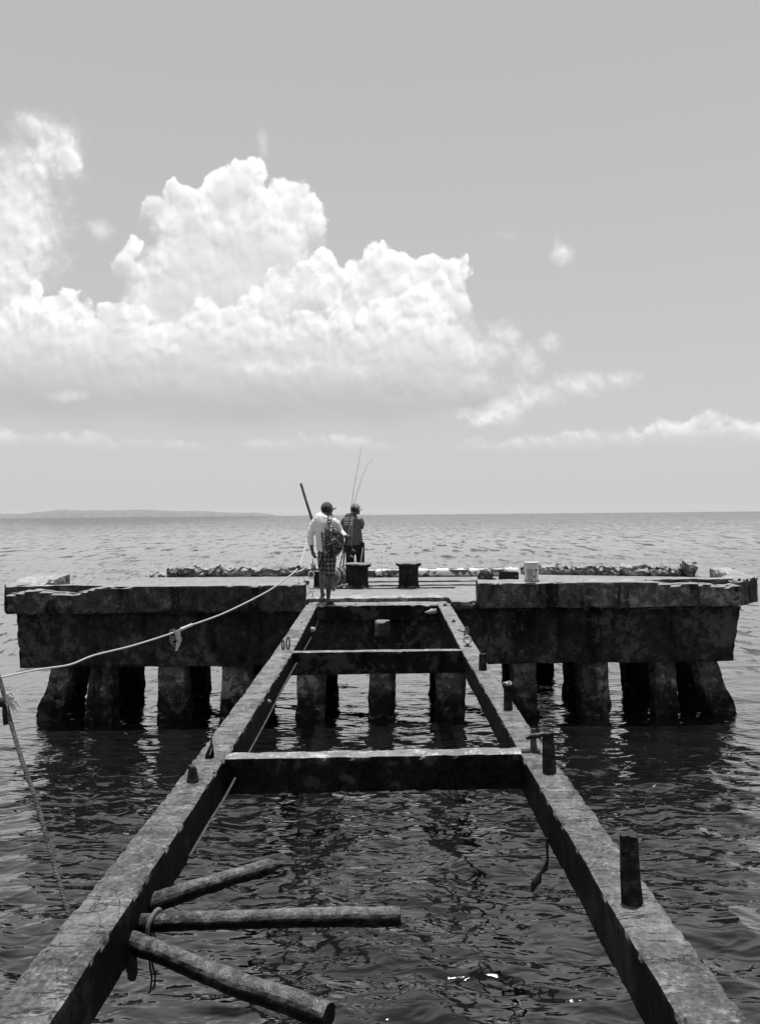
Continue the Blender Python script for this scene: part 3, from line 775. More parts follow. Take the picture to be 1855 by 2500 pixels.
# crooked rod hooked on the second post
b_ = on(1303, 1835, 2.0)
o = empty('crooked_rod', b_, 'crooked rusted rod on an upright bolt hooked against the split wooden post', 'iron rod')
Yb = b_.y
u1 = at(1301, 1779, Yb); u2 = at(1283, 1803, Yb + .01); u3 = at(1328, 1792, Yb - .04)
MB().tube([b_ - Vector((0, 0, .01)), b_.lerp(u1, .35), b_.lerp(u1, .7), u1], [.024, .019, .021, .016], 9).noise(.004, 25).build('bolt', M_IRON, o, 50)
MB().tube([u2, u2.lerp(u3, .35) + Vector((0, 0, .008)), u2.lerp(u3, .7), u3, at(1326, 1806, Yb - .05)], [.010, .019, .015, .017, .008], 9).noise(.004, 22).build('rod', M_RUSTPOLE, o, 50)
MB().box(b_ + Vector((-.02, 0, .006)), (.12, .05, .012)).noise(.006, 18).build('plate', M_IRON, o)
# crack ring left by a cut pipe in the left girder
b_ = on(241.5, 2216, 2.0)
o = MB().tube([b_ + Vector((.030 * math.cos(a), .034 * math.sin(a), -.0015)) for a in np.linspace(0, 2 * math.pi, 25)], .005, 7, cap=False).noise(.002, 30).build('cut_pipe_ring', M_IRON, None, 60)
tag(o, 'flush ring of a cut-off pipe in the top of the left girder', 'pipe stump')
# bolts and rag on the inner faces
for (px, py, r_, lab, X_) in ((762, 1537, 9, 'pale knob on the inner face of the left girder near the platform', -1.03), (656, 1712, 5.5, 'small pale knob on the inner face of the left girder midway along', -.985)):
    Y_ = X_ / ((px - 927.5) / F); p_ = at(px, py, Y_); r_ = pxw(r_, Y_)
    tag(MB().tube([p_ - Vector((.05, 0, 0)), p_ + Vector((.01, 0, 0)), p_ + Vector((r_ * .9, 0, .004))], [r_ * .8, r_ * .75, r_ * .5], 10).noise(.006, 20).build('pipe_knob', plain('chalky_concrete_%d' % px, .30, .9), None, 50), lab, 'pipe knob')
p_ = at(1052, 1494, 13.6)
tag(MB().tube([p_ + Vector((-.11, 0, -.012)), p_ + Vector((-.05, 0, 0)), p_ + Vector((.03, 0, .015)), p_ + Vector((.09, 0, .02))], [.012, .034, .040, .03], 10).noise(.02, 12).build('rag', plain('pale_rag', .35, .9), None, 70), 'crumpled pale rag stuck on the inner face of the right girder by the platform', 'rag')

# ------------------------------------------------------------------ three rusted poles and their lashing
def rpole(a, b2, r0, r1, label, seed, bend=0.0, broken=False):
    n = 40; mb = MB(); pts = []; rr = []
    for i in range(n + 1):
        s_ = i / n; pts.append(a.lerp(b2, s_) + Vector((0, 0, bend * math.sin(math.pi * s_)))); rr.append((r0 + (r1 - r0) * s_) * (.93 if i in (0, n) else 1))
    if broken: rr[-1] = r1 * .25; rr[-2] = r1 * .42; rr[-3] = r1 * .55; rr[-4] = r1 * .8
    mb.tube(pts, rr, 18); mb.noise(.0022, 22, 4, seed); mb.noise(.007, 3.2, 2, seed + 50); mb.noise(.0016, 60, 3, seed + 90)
    o = mb.build('rusted_pole', M_RUSTPOLE, None, 75)
    return tag(o, label, 'pole', 'rusted poles lashed to the left girder')
rpole(on(354, 2212, 1.85), on(690, 2109, 1.87), .043, .036, 'shortest rusted pole sticking out over the water with a splintered tip, uppermost of the three', 1, .006, True)
pb0, pb1 = on(328, 2253, 1.855), on(976, 2234, 1.885)
rpole(pb0, pb1, .037, .040, 'middle rusted pole jutting level over the water under a rope loop', 2)
rpole(on(314, 2299, 1.83), on(800, 2484, 1.83), .042, .044, 'lowest rusted pole sloping down across the bottom of the picture', 3)
# pole under the frame is flush with the girder face: lashing
lash = empty('rope_lashing', pb0, 'twisted rope looped round the middle rusted pole and knotted under it', 'rope')
def twist(name, pts, r, mat, parent, n=3, pitch=.05, sub=10, extra=None):
    """laid rope of n strands following pts"""
    P_ = [Vector(p) for p in pts]; dense = []
    def cr_(p0, p1, p2, p3, t):
        return .5 * ((2 * p1) + (-p0 + p2) * t + (2 * p0 - 5 * p1 + 4 * p2 - p3) * t * t + (-p0 + 3 * p1 - 3 * p2 + p3) * t ** 3)
    for i in range(len(P_) - 1):
        p0 = P_[max(0, i - 1)]; p3 = P_[min(len(P_) - 1, i + 2)]
        L_ = (P_[i + 1] - P_[i]).length; k_ = max(2, int(L_ / (pitch / sub)))
        for j in range(k_): dense.append(cr_(p0, P_[i], P_[i + 1], p3, j / k_))
    dense.append(P_[-1])
    mb = MB(); L_ = 0; ref = Vector((0, 0, 1)); fr = []
    for i, p in enumerate(dense):
        t_ = (dense[min(i + 1, len(dense) - 1)] - dense[max(0, i - 1)]).normalized()
        a_ = t_.cross(ref)
        if a_.length < .1: ref = Vector((1, 0, 0)); a_ = t_.cross(ref)
        a_.normalize(); b3 = a_.cross(t_).normalized(); ref = b3
        if i: L_ += (p - dense[i - 1]).length
        fr.append((p, a_, b3, L_))
    for s_ in range(n):
        pts2 = []
        for p, a_, b3, l_ in fr:
            an = 2 * math.pi * (l_ / pitch + s_ / n)
            pts2.append(p + (a_ * math.cos(an) + b3 * math.sin(an)) * r * .5)
        mb.tube(pts2, r * .58, 6)
    if extra: mb.add(extra.V, extra.F)
    return mb.build(name, mat, parent, 70)
lp = []
lc = pb0.lerp(pb1, .075)
for a in np.linspace(-.6 * math.pi, 1.15 * math.pi, 12):
    lp.append(lc + Vector((.010 * math.sin(a) - .012 * math.cos(a), -.048 * math.cos(a), .048 * math.sin(a))))
twist('loop', lp, .0095, plain('lashing_rope', .13, .9, .2, 0, .4, 50, .4), lash, 3, .03, 8)
mb = MB()
for k in range(4):
    c3 = lc + Vector((-.052 + .018 * k, -.035, -.042 - .004 * k))
    mb.tube([c3 + Vector((.004 * math.cos(a), .016 * math.cos(a), .016 * math.sin(a))) for a in np.linspace(0, 2 * math.pi, 12)], .008, 7, cap=False)
mb.build('knot', M_ROPED, lash, 70)
hg = on(366, 2352, 1.80)
for dx_, e_ in ((0, (364, 2425)), (.010, (374, 2414))):
    p_ = hg + Vector((dx_, 0, 0)); e2 = at(e_[0], e_[1], hg.y)
    MB().tube([p_ + Vector((0, 0, .04)), p_, p_.lerp(e2, .5) + Vector((.010, 0, 0)), e2 + Vector((.006, 0, .008)), e2], [.0042, .0042, .004, .004, .005], 7).build('rope_end', M_BLACK, lash, 70)
p_ = at(318, 2335, 3.3)
MB().tube([p_ + Vector((0, 0, .06)), p_, p_ + Vector((.012, 0, -.06)), p_ + Vector((.006, 0, -.10))], [.02, .026, .022, .012], 9).noise(.012, 30).build('frayed_tuft', M_BLACK, lash, 70)

# rope hanging from the right girder
p0 = at(1335, 2060, 4.41)
mb = MB().tube([p0 + Vector((0, 0, .03)), at(1336, 2100, 4.41), at(1330, 2122, 4.41), at(1320, 2135, 4.41), at(1313, 2150, 4.41), at(1303, 2160, 4.41), at(1297, 2177, 4.41)], [.008, .007, .015, .008, .021, .019, .006], 9).noise(.006, 30)
tag(mb.build('hanging_rope', M_BLACK, None, 70), 'black knotted rope end hanging below the right girder', 'rope end')
# rope strung below the left girder
def under(px, py, X_=-.93):
    return at(px, py, X_ / ((px - 927.5) / F))
pts = [under(760, 1556, -1.0), under(702, 1658), under(654, 1752), under(610, 1833), under(580, 1889), under(547, 1950), under(512, 2006), under(471, 2077), under(463, 2090)]
tag(twist('slack_rope', pts, .007, M_ROPED, None, 3, .05), 'frayed rope strung along the underside of the left girder', 'rope')

# ------------------------------------------------------------------ mooring rope with rag, second rope
mp = [(-60, 1662, 10.3), (0, 1654, 10.6), (92, 1635, 11.0), (170, 1623, 11.3), (230, 1600, 11.6), (322, 1577, 12.0), (414, 1548, 12.4), (460, 1529, 12.6), (547, 1497, 13.0), (644, 1449, 13.5), (690, 1419, 13.75), (727, 1387, 14.1), (741, 1350, 14.8), (752, 1305, 15.6), (762, 1272, 16.3)]
mr = empty('mooring_rope', at(*mp[5]), 'long white mooring rope sagging from the left edge up to the men', 'mooring rope')
twist('cord', [at(*p) for p in mp], .0135, M_ROPE, mr, 3, .09, 7)
kp = at(727, 1387, 14.08)
mb = MB()
for a_, l_ in ((.3, .05), (.9, .07), (-.2, .06), (2.6, .05), (1.5, .05)):
    d_ = Vector((math.cos(a_), 0, math.sin(a_))) * l_
    mb.tube([kp, kp + d_ * .6 + Vector((0, 0, .01)), kp + d_], [.018, .012, .002], 6)
mb.build('knot', M_BLACK, mr, 60)
r0 = at(430, 1541, 12.45)
rg = empty('plastic_rag', r0, 'torn white plastic rag tied round the sagging mooring rope', 'rag')
def sheet(name, c0, w0, h0, bend, mat, parent, skew=0, seed=0):
    nx, nz = 8, 12; V = []; Fc = []
    for s_ in (0, 1):
        for j in range(nz + 1):
            for i in range(nx + 1):
                u, v = i / nx - .5, j / nz
                wv_ = w0 * (1 - .35 * v) * (1 + .1 * math.sin(v * 9 + seed))
                V.append(c0 + Vector((u * wv_ + skew * v, bend * math.sin(u * 7 + v * 4 + seed) - .004 * s_, -h0 * v + .008 * math.sin(u * 11 + seed))))
    n_ = (nx + 1) * (nz + 1)
    for j in range(nz):
        for i in range(nx):
            a = j * (nx + 1) + i
            Fc.append((a, a + 1, a + nx + 2, a + nx + 1)); Fc.append((a + n_, a + n_ + nx + 1, a + n_ + nx + 2, a + n_ + 1))
    for j in range(nz):
        for i in (0, nx):
            a = j * (nx + 1) + i; Fc.append((a, a + nx + 1, a + nx + 1 + n_, a + n_))
    return link(name, mesh(name, V, Fc), mat, parent, 180)
M_RAG = plain('plastic_sheet', .5, .6, .3, 0, .3, 25, .3)
sheet('sheet', r0 + Vector((.02, 0, .01)), .10, .17, .012, M_RAG, rg, .03, 1)
sheet('sheet', r0 + Vector((.045, .01, -.13)), .07, .17, .010, M_RAG, rg, -.04, 4)
mb = MB()
for k in range(5):
    c3 = r0 + Vector((-.05 + .012 * k, 0, -.03 - .035 * k)); q_ = .05 + .012 * (k % 3)
    mb.tube([c3 + Vector((q_ * math.cos(a) * (1 + .2 * math.sin(3 * a + k)), .01 * math.sin(a), q_ * 1.2 * math.sin(a))) for a in np.linspace(0, 2 * math.pi, 18)], .0022, 5, cap=False)
mb.build('netting', M_RAG, rg, 70)
MB().tube([at(441, 1537, 12.5), at(470, 1525, 12.65)], [.026, .024], 10).noise(.004, 20).build('wrap', M_ROPE, rg, 60)

lp = [(-14, 1620, 4.3), (4, 1672, 4.25), (14, 1712, 4.2), (26, 1760, 4.15), (52, 1850, 4.0), (86, 1946, 3.85), (112, 2035, 3.72), (138, 2130, 3.6), (156, 2190, 3.5), (171, 2236, 3.44), (186, 2280, 3.4)]
lr = empty('frayed_rope', at(*lp[4]), 'frayed brown-grey rope hanging down the left edge to the left girder', 'rope')
kc = at(14, 1712, 4.18)
MB().tube([at(-40, 1700, 4.18), at(-8, 1712, 4.18), at(12, 1717, 4.18), at(30, 1706, 4.18)], [.016, .024, .024, .013], 9).tube([at(14, 1715, 4.17), at(14, 1745, 4.17), at(16, 1769, 4.17)], [.012, .017, .014], 9).noise(.004, 40).build('knot', M_BLACK, lr, 60)
mb = MB(); rnd = random.Random(5)
for k in range(40):
    a_ = rnd.uniform(-1.2, .9); l_ = rnd.uniform(.03, .07); s0 = at(22 + rnd.uniform(-8, 8), 1704 + rnd.uniform(-14, 18), 4.16)
    d_ = Vector((math.cos(a_), rnd.uniform(-.4, .4), math.sin(a_))) * l_
    mb.tube([s0, s0 + d_ * .5 + Vector((0, 0, .01 * rnd.uniform(-1, 1))), s0 + d_ + Vector((0, 0, -.01))], [.0028, .0022, .001], 5)
mb.build('fray', M_ROPE, lr, 60)
mb = MB()
for k in range(60):
    s_ = rnd.uniform(.25, .97) * (len(lp) - 2); i = int(s_); s0 = at(*lp[i]).lerp(at(*lp[i + 1]), s_ - i)
    a_ = rnd.uniform(0, 6.28); l_ = rnd.uniform(.008, .024)
    mb.tube([s0, s0 + Vector((math.cos(a_) * l_, 0, math.sin(a_) * l_))], [.0014, .0006], 4)
s0 = at(86, 1946, 3.85)
for sg in (-1, 1):
    mb.tube([s0, s0 + Vector((sg * .03, 0, -.004 + sg * .008)), s0 + Vector((sg * .075, 0, sg * .025 - .004))], [.005, .003, .001], 5)
twist('cord', [at(*p) for p in lp], .0108, M_ROPED, lr, 3, .05, extra=mb)

# ------------------------------------------------------------------ deck furniture
def bollard(bx, by, w, hpx, label, seed, cap=True):
    b_ = on(bx, by, DZ); b_.y += pxw(w, b_.y) / 2; Y_ = b_.y
    b_.x = (bx - 927.5) / F * Y_
    r = pxw(w, Y_) / 2; h_ = pxw(hpx, Y_)
    o = empty('bollard', b_, label, 'bollard', 'iron mooring bollards on the platform')
    def ring_(prof, name, mat, sd, amp):
        mb = MB(); mb.tube([b_ + Vector((0, 0, z)) for z, _ in prof], [q for _, q in prof], 28); mb.noise(amp, 9, 4, sd); return mb.build(name, mat, o, 40)
    ring_([(-.01, r * 1.12), (.03, r * 1.06), (.06, r), (h_ * .3, r * .97), (h_ * .6, r * .98), (h_ * .86, r * 1.0)], 'body', M_BOLL, seed, .012)
    if cap: ring_([(h_ * .84, r * .96), (h_ * .87, r * 1.18), (h_ * .9, r * 1.27), (h_ * .96, r * 1.28), (h_ * .995, r * 1.2), (h_, r * .6)], 'cap', M_BOLL, seed + 1, .016)
    ring_([(-.004, r * 1.5), (.018, r * 1.45), (.022, r * 1.1)], 'foot_plate', M_DECK, seed + 2, .01)
    return o
bollard(873, 1438, 50, 61, 'iron bollard standing directly in front of the second man', 21)
bollard(996, 1438, 49, 62, 'iron bollard standing clear to the right of the two men', 24)
bollard(786, 1438, 44, 49, 'lower capless bollard half hidden behind the legs of the man in the white shirt', 27, False)
# long pipe along the rear
mp_, t, b = mat_new('painted_pipe')
g = t.n.new('ShaderNodeNewGeometry'); pos = g.outputs['Position']
n1 = t.noise(pos, 4, 6, .65); n2 = t.noise(pos, 30, 4, .6)
zz = t.sep(pos)[2]
rust = t.mapr(t.math('ADD', n1, t.math('MULTIPLY', n2, .25)), .60, .66)
gray(t, t.mix(rust, .62, .035), b.inputs['Base Color']); b.inputs['Roughness'].default_value = .35
bump(t, b, n1, .3, .01)
p0 = on(815, 1404, DZ); Yp = 19.7
pz = DZ + .105
pp = empty('long_pipe', (1, Yp, DZ), 'long pale painted pipe lying along the rear of the platform', 'pipe')
xa = (822 - 927.5) / F * Yp; xb_ = (1262 - 927.5) / F * Yp
MB().tube([(xa + (xb_ - xa) * i / 60, Yp + .01 * math.sin(i), pz) for i in range(61)], .10, 20).noise(.004, 6).build('tube', mp_, pp, 60)
for px in (1240,):
    xx = (px - 927.5) / F * Yp
    MB().tube([(xx, Yp, pz), (xx + .05, Yp, pz)], .125, 20).build('flange', mp_, pp)
mb = MB().tube([((1177 - 927.5) / F * Yp, Yp - .1, pz + .05), ((1179 - 927.5) / F * Yp, Yp - .13, pz + .02)], .045, 14)
mb.build('valve_boss', M_RUBBLE, pp, 60)
# rope-wound roller at the man's legs
rc0 = at(806, 1425, 17.3); rc1 = at(846, 1403, 18.6); rc0.z = DZ + .19; rc1.z = DZ + .19
rl = empty('rope_drum', (rc0.x, 17.3, DZ), 'rope-wound roller lying beside the legs of the man in the white shirt', 'rope roller')
MB().tube([rc0.lerp(rc1, i / 20) for i in range(21)], .15, 22).build('core', M_RUBBLE, rl, 60)
dv = (rc1 - rc0).normalized(); sa = dv.cross(Vector((0, 0, 1))).normalized()
mb = MB(); mb2 = MB()
for k in range(11):
    c3 = rc0.lerp(rc1, .05 + k * .09)
    ringp = [c3 + sa * (.17 * math.cos(a)) + Vector((0, 0, .17 * math.sin(a))) + dv * .02 * math.sin(a) for a in np.linspace(0, 2 * math.pi, 23)]
    (MB() if k in (2, 5, 8) else mb).tube(ringp, .030 if k not in (2, 5, 8) else .018, 7, cap=False)
    if k in (2, 5, 8): MB().tube(ringp, .018, 7, cap=False).build('dark_turn', M_BLACK, rl, 60)
mb.build('rope_turns', plain('wound_rope', .25, .9, .2, 0, .4, 30, .5), rl, 60)
# pulley ring with snarled line beside the man
pc = at(760, 1403.5, 16.6)
pu = empty('pulley', pc, 'white rimmed pulley wheel with snarled line below the left hand of the white-shirted man', 'pulley')
MB().tube([pc + Vector((.055 * math.cos(a), 0, .072 * math.sin(a))) for a in np.linspace(0, 2 * math.pi, 23)], .012, 8, cap=False).build('rim', M_ROPE, pu, 60)
MB().tube([pc - Vector((0, .012, 0)), pc + Vector((0, .02, 0))], .045, 16).build('hub', M_IRON, pu)
mb = MB()
lh = at(764, 1365, 14.9)
mb.tube([at(763, 1364, 14.5), at(764, 1375, 15), at(765, 1385, 15.6), at(763, 1396, 16.4)], .006, 6)
for k in range(3):
    c3 = at(765 + 2 * k, 1382 + 3 * k, 16.2)
    mb.tube([c3 + Vector(((.04 + .008 * k) * math.cos(a + k), .01 * math.sin(a), (.075 - .012 * k) * math.sin(a))) for a in np.linspace(0, 2 * math.pi, 21)], .006, 6, cap=False)
mb.build('snarled_line', M_ROPED, pu, 60)
# thin strings at the end of the left kerb
for lab, pts in (('thin string slanting from the kerb down to the left girder end', [(734, 1394, 14.0), (745, 1418, 14.05), (776, 1476, 14.0), (777, 1514, 13.95), (770, 1536, 13.6)]),
                 ('thin string hanging down the end face of the left kerb', [(729, 1396, 13.86), (730, 1420, 13.86), (738, 1478, 13.86)])):
    tag(MB().tube([at(*p) for p in pts], .0035, 5).build('string', M_ROPED, None, 60), lab, 'string')
# bucket
bk = at(1297, 1417, 14.17); bk.z = 2.392
bu = empty('bucket', bk, 'white lidded plastic bucket standing on the right kerb', 'bucket')
mk, t, b = mat_new('milky_plastic')
gray(t, .60, b.inputs['Base Color']); b.inputs['Roughness'].default_value = .35; b.inputs['Subsurface Weight'].default_value = .3
b.inputs['Subsurface Radius'].default_value = (.03, .03, .03)
MB().tube([bk + Vector((0, 0, z)) for z in (0, .004, .12, .26, .262, .285, .287, .30)], [.108, .113, .120, .128, .131, .131, .128, .128], 32).build('body', mk, bu, 40)
MB().tube([bk + Vector((0, 0, z)) for z in (.292, .294, .318, .324)], [.133, .137, .137, .125], 32).build('lid', mk, bu, 40)
MB().tube([bk + Vector((-.128 - .028 * math.sin(a), -.02, .20 - .11 * (a / math.pi))) for a in np.linspace(0, math.pi, 9)], .0045, 6).build('handle', mk, bu, 60)
M_LAB = plain('label_grey', .30, .6, .3, 0, .2, 60, 0)
def on_bucket(a0, a1, z0, z1, mat, name):
    V = []; n_ = 8
    for i in range(n_ + 1):
        a = a0 + (a1 - a0) * i / n_
        for z, q in ((z0, 0), (z1, 0), (z0, 1), (z1, 1)):
            r = .108 + .022 * z / .27 + .0045 - .002 * q + .003
            V.append(bk + Vector((math.sin(a) * r, -math.cos(a) * r, z)))
    Fc = []
    for i in range(n_):
        a = i * 4; Fc += [(a, a + 4, a + 5, a + 1), (a + 2, a + 3, a + 7, a + 6)]
    link(name, mesh(name, V, Fc), mat, bu)
on_bucket(-.85, -.42, .01, .21, M_LAB, 'label'); on_bucket(-.38, .02, .01, .21, M_LAB, 'label')
on_bucket(.30, .62, .18, .205, M_BLACK, 'label_mark'); on_bucket(.36, .5, .145, .17, M_BLACK, 'label_mark'); on_bucket(.1, .3, .06, .09, M_IRON, 'label_mark'); on_bucket(.28, .6, .02, .13, M_LAB, 'label')
# black crate, crumpled tarp, paper scrap at the pipe end
c0 = on(1241, 1421, DZ); cb = empty('black_crate', c0, 'black crate standing at the right end of the pale pipe', 'crate')
w_ = pxw(45, c0.y); h_ = pxw(24, c0.y)
wl = .014
mb = MB()
mb.box(c0 + Vector((0, -.12, h_ / 2)), (w_, wl, h_)).box(c0 + Vector((0, .12, h_ / 2)), (w_, wl, h_)).box(c0 + Vector((-w_ / 2 + wl / 2, 0, h_ / 2 - .002)), (wl, .226, h_)).box(c0 + Vector((w_ / 2 - wl / 2, 0, h_ / 2 - .002)), (wl, .226, h_)).box(c0 + Vector((0, 0, .01)), (w_ - .03, .22, .012))
mb.build('shell', M_BLACK, cb)
MB().box(c0 + Vector((0, -.132, h_ * .93)), (w_ * 1.02, .012, h_ * .12)).build('rim', M_BLACK, cb)
MB().ball(c0 + Vector((w_ * .36, -.129, h_ * .62)), .012).build('rivet', M_ROPE, cb)
tc_ = on(1168, 1424, DZ)
def crumple(c_, sx, sy, sz, seed, name, mat):
    mb = MB().ball(c_ + Vector((0, 0, sz * .8)), (sx, sy, sz), 28, 18)
    P_ = np.array(mb.V); P_ = P_ + fbm3(P_ * 7, 4, seed) * .16 * np.array([1, .6, .9]); P_[:, 2] = np.maximum(P_[:, 2], DZ - .002)
    mb.V = [tuple(v) for v in P_]; return mb.build(name, mat, None, 30)
tag(crumple(tc_ + Vector((.08, .1, 0)), .16, .12, .10, 3, 'crumpled_tarp', plain('black_sheet', .02, .45, .5, 0, .5, 12, .3)), 'crumpled black tarp with pointed folds left of the black crate', 'tarp')
tag(crumple(tc_ + Vector((.30, .35, 0)), .15, .1, .05, 8, 'old_net', M_IRON), 'low heap of dark tangled net between the tarp and the black crate', 'net heap')
pc_ = on(1207, 1421, DZ)
tag(rough('paper_scrap', (.16, .1, .03), boxmap(pc_.x - .09, pc_.x + .08, pc_.y, pc_.y + .12, DZ + .003, DZ + .05), plain('paper', .6, .8), None, res=.03, amp=.01, seed=91), 'white scrap lying against the black crate', 'scrap')
# rubble beside the drum and deck cracks drawn as black strips
for i, (px, py, s_, lab) in enumerate(((829, 1436, .16, 'broken concrete chunk between the roller and the nearest bollard'), (846, 1437, .10, 'small concrete chunk touching the foot of the bollard behind the men'), (812, 1440, .13, 'flat concrete chunk beside the shin of the man in the white shirt'), (745, 1429, .17, 'concrete chunk left of the capless bollard'))):
    c_ = on(px, py, DZ)
    tag(rough('concrete_chunk', (s_, s_, s_ * .6), boxmap(c_.x - s_ / 2, c_.x + s_ / 2, c_.y, c_.y + s_, DZ - .004, DZ + s_ * .55), M_RUBBLE, None, res=.03, amp=.03, freq=6, chip=.06, seed=95 + i), lab, 'concrete chunk')
for i, (xa_, xb2, ya, wd, lab) in enumerate(((-.9, 1.5, 16.62, .02, 'thin dark crack across the deck in front of the bollards'), (-1.3, 2.6, 18.2, .03, 'dark crack across the deck before the long pipe'), (-.6, 3.2, 17.2, .02, 'dark crack across the deck behind the bollards'))):
    mb = MB(); n_ = 30
    mb.tube([(xa_ + (xb2 - xa_) * k / n_, ya + .03 * float(fbm(np.array([[k * .3, i * 5., 0]]), 3, 7)[0]), DZ + .012) for k in range(n_ + 1)], .018, 6).noise(.01, 6)
    tag(mb.build('crack_strip', M_BLACK, None, 60), lab, 'deck crack')
# plank leaning behind the men
q0 = at(734.3, 1180, 16.5); q1 = at(762, 1270, 16.4); dq = (q1 - q0).normalized()
L_ = (DZ - q0.z) / dq.z; q2 = q0 + dq * L_
rot = dq.to_track_quat('Z', 'Y').to_matrix()
mb = MB(); nseg = 24
mb.tube([q0.lerp(q2, i / nseg) for i in range(nseg + 1)], .026, 4, sx=.8).noise(.003, 9)
pk = mb.build('wooden_plank', concrete('grey_plank', top=.1, side=.07, svar=.9, streak=.3, fsc=2.0), None, 30)
tag(pk, 'long weathered plank leaning up behind the man in the white shirt', 'plank')

# ------------------------------------------------------------------ people
def cp(cx, cy, Y):            # point read from an enlarged view of the two men
    return at(730 + cx / 7.956, 1200 + cy / 7.956, Y)
def k_(n_, Y): return n_ / 7.956 / F * Y
def hand(mb, wrist, d, palm_n, curl, s=1.0, mirror=1):
    """wrist point, direction along the hand, normal of the palm; palm, four fingers and a thumb"""
    d = Vector(d).normalized(); nrm = Vector(palm_n); nrm = (nrm - d * nrm.dot(d)).normalized(); side = d.cross(nrm) * mirror
    mb.tube([wrist - d * .02, wrist + d * .02, wrist + d * .055, wrist + d * .09], [(.026 * s, .019 * s), (.034 * s, .017 * s), (.041 * s, .016 * s), (.040 * s, .013 * s)], 12, up=nrm)
    for k, (o_, l_) in enumerate(((-.030, .070), (-.010, .080), (.010, .075), (.029, .058))):
        p = wrist + d * .085 + side * o_ * s; a_ = 0; pts = [p - d * .02]; r_ = [.0095]
        for j, f_ in enumerate((.42, .32, .26)):
            a_ += curl * (1 + .08 * k)
            pts.append(p.copy()); r_.append(.0095 - .001 * j)
            p = p + (d * math.cos(a_) + nrm * math.sin(a_)) * l_ * f_ * s
        pts.append(p); r_.append(.006)
        mb.tube(pts, r_, 8)
    t0_ = wrist + d * .025 - side * .03 * s
    td = (d * .75 - side * .55 + nrm * (.25 + curl * .45)).normalized()
    mb.tube([t0_ - td * .01, t0_ + td * .03, t0_ + (td * .055 + nrm * .01 * (1 + curl))], [.013, .0115, .008], 8)
def head(mb, c, f, rz=.118, rl=.102, rw=.078):
    """c centre, f facing direction (horizontal)"""
    f = Vector(f).normalized(); s_ = f.cross(Vector((0, 0, 1)))
    hb = MB().ball((0, 0, 0), (1, 1, 1), 24, 16)
    for x, y, z in hb.V:
        # y forward, x sideways
        L = y * rl; Wd = x * rw; Zz = z * rz
        if z < -.1: Wd *= 1 + .28 * z; L *= 1 + (.16 * z if y < 0 else .02 * z)
        if z < -.2 and y < 0: L *= .85
        mb.V.append(tuple(c + f * L + s_ * Wd + Vector((0, 0, Zz))))
    b0 = len(mb.V) - len(hb.V)
    mb.F += [tuple(i + b0 for i in q) for q in hb.F]
    up = Vector((0, 0, 1))
    mb.tube([c + f * (rl * .93) + up * .012, c + f * (rl * 1.12) - up * .018, c + f * (rl * .94) - up * .034], [.008, .015, .010], 8)      # nose
    mb.tube([c + f * (rl * .88) - up * .056 - s_ * .024, c + f * (rl * .99) - up * .054, c + f * (rl * .88) - up * .056 + s_ * .024], [.005, .008, .005], 8)   # lips
    mb.ball(c + f * (rl * .76) - up * .092, (.028, .028, .022))                                                             # chin
    for sg in (-1, 1):
        mb.ball(c + s_ * sg * rw * .98 - f * .006 - up * .008, (.014 + abs(s_.x) * 0, .020, .030), 12, 8)                      # ears
        mb.ball(c + f * rl * .86 + s_ * sg * .031 + up * .006, .012, 10, 6)
def cap(o, c, f, mat, rz=.118, rl=.108, rw=.086, tilt=0.0, brim_mat=None):
    f = Vector(f).normalized(); s_ = f.cross(Vector((0, 0, 1))); up = Vector((0, 0, 1))
    hb = MB().ball((0, 0, 0), (1, 1, 1), 28, 18); V = []
    for x, y, z in hb.V:
        zz = max(z, .0 + .10 * y) 
        sc = 1.0 if z > 0 else (1.0 if abs(z) < .2 else .92)
        V.append(tuple(c + f * (y * rl * sc) + s_ * (x * rw * sc) + up * (.018 + zz * rz * .98)))
    mb = MB(); mb.V = V; mb.F = hb.F
    crown = mb.build('crown', mat, o, 60)
    # brim: a curved, thick plate
    V = []; n_ = 12; m__ = 6
    for s2 in (0, 1):
        for i in range(n_ + 1):
            a = -1.25 + 2.5 * i / n_
            for j in range(m__ + 1):
                r = j / m__
                L = rl * .80 * math.cos(a * .75) + r * .098 * math.cos(a * .9); wd = math.sin(a) * (rw * .92 + r * .008)
                V.append(tuple(c + f * L + s_ * wd + up * (.030 + tilt * r - .026 * (abs(a) ** 2) - .010 * r - .004 * s2)))
    Fc = []; q = (n_ + 1) * (m__ + 1)
    for i in range(n_):
        for j in range(m__):
            a = i * (m__ + 1) + j; b2 = a + m__ + 1
            Fc += [(a, a + 1, b2 + 1, b2), (a + q, b2 + q, b2 + 1 + q, a + 1 + q)]
    for i in range(n_):
        for j in (0, m__):
            a = i * (m__ + 1) + j; Fc.append((a, a + m__ + 1, a + m__ + 1 + q, a + q))
    link('brim', mesh('brim', V, Fc), brim_mat or mat, o, 40)
    return crown
M_SKIN = plain('tanned_skin', .050, .5, .4, 0, .12, 30, .1)
M_SHIRT = plain('white_cotton', .74, .9, .2, 0, .03, 6, .0)

# --- man in the white shirt
YM = 14.42
man = empty('person', Vector((cp(560, 2100, 14.25).x, 14.4, 2.0)), 'man seen from behind in white long sleeves, checked shorts and cap, carrying a backpack', 'person')
body = MB()
HC = cp(538, 345, YM + .03); FD = Vector((.93, .36, 0))
head(body, HC, FD)
body.tube([cp(520, 560, YM), cp(530, 480, YM + .01), cp(540, 400, YM + .02)], [.075, .062, .060], 14)
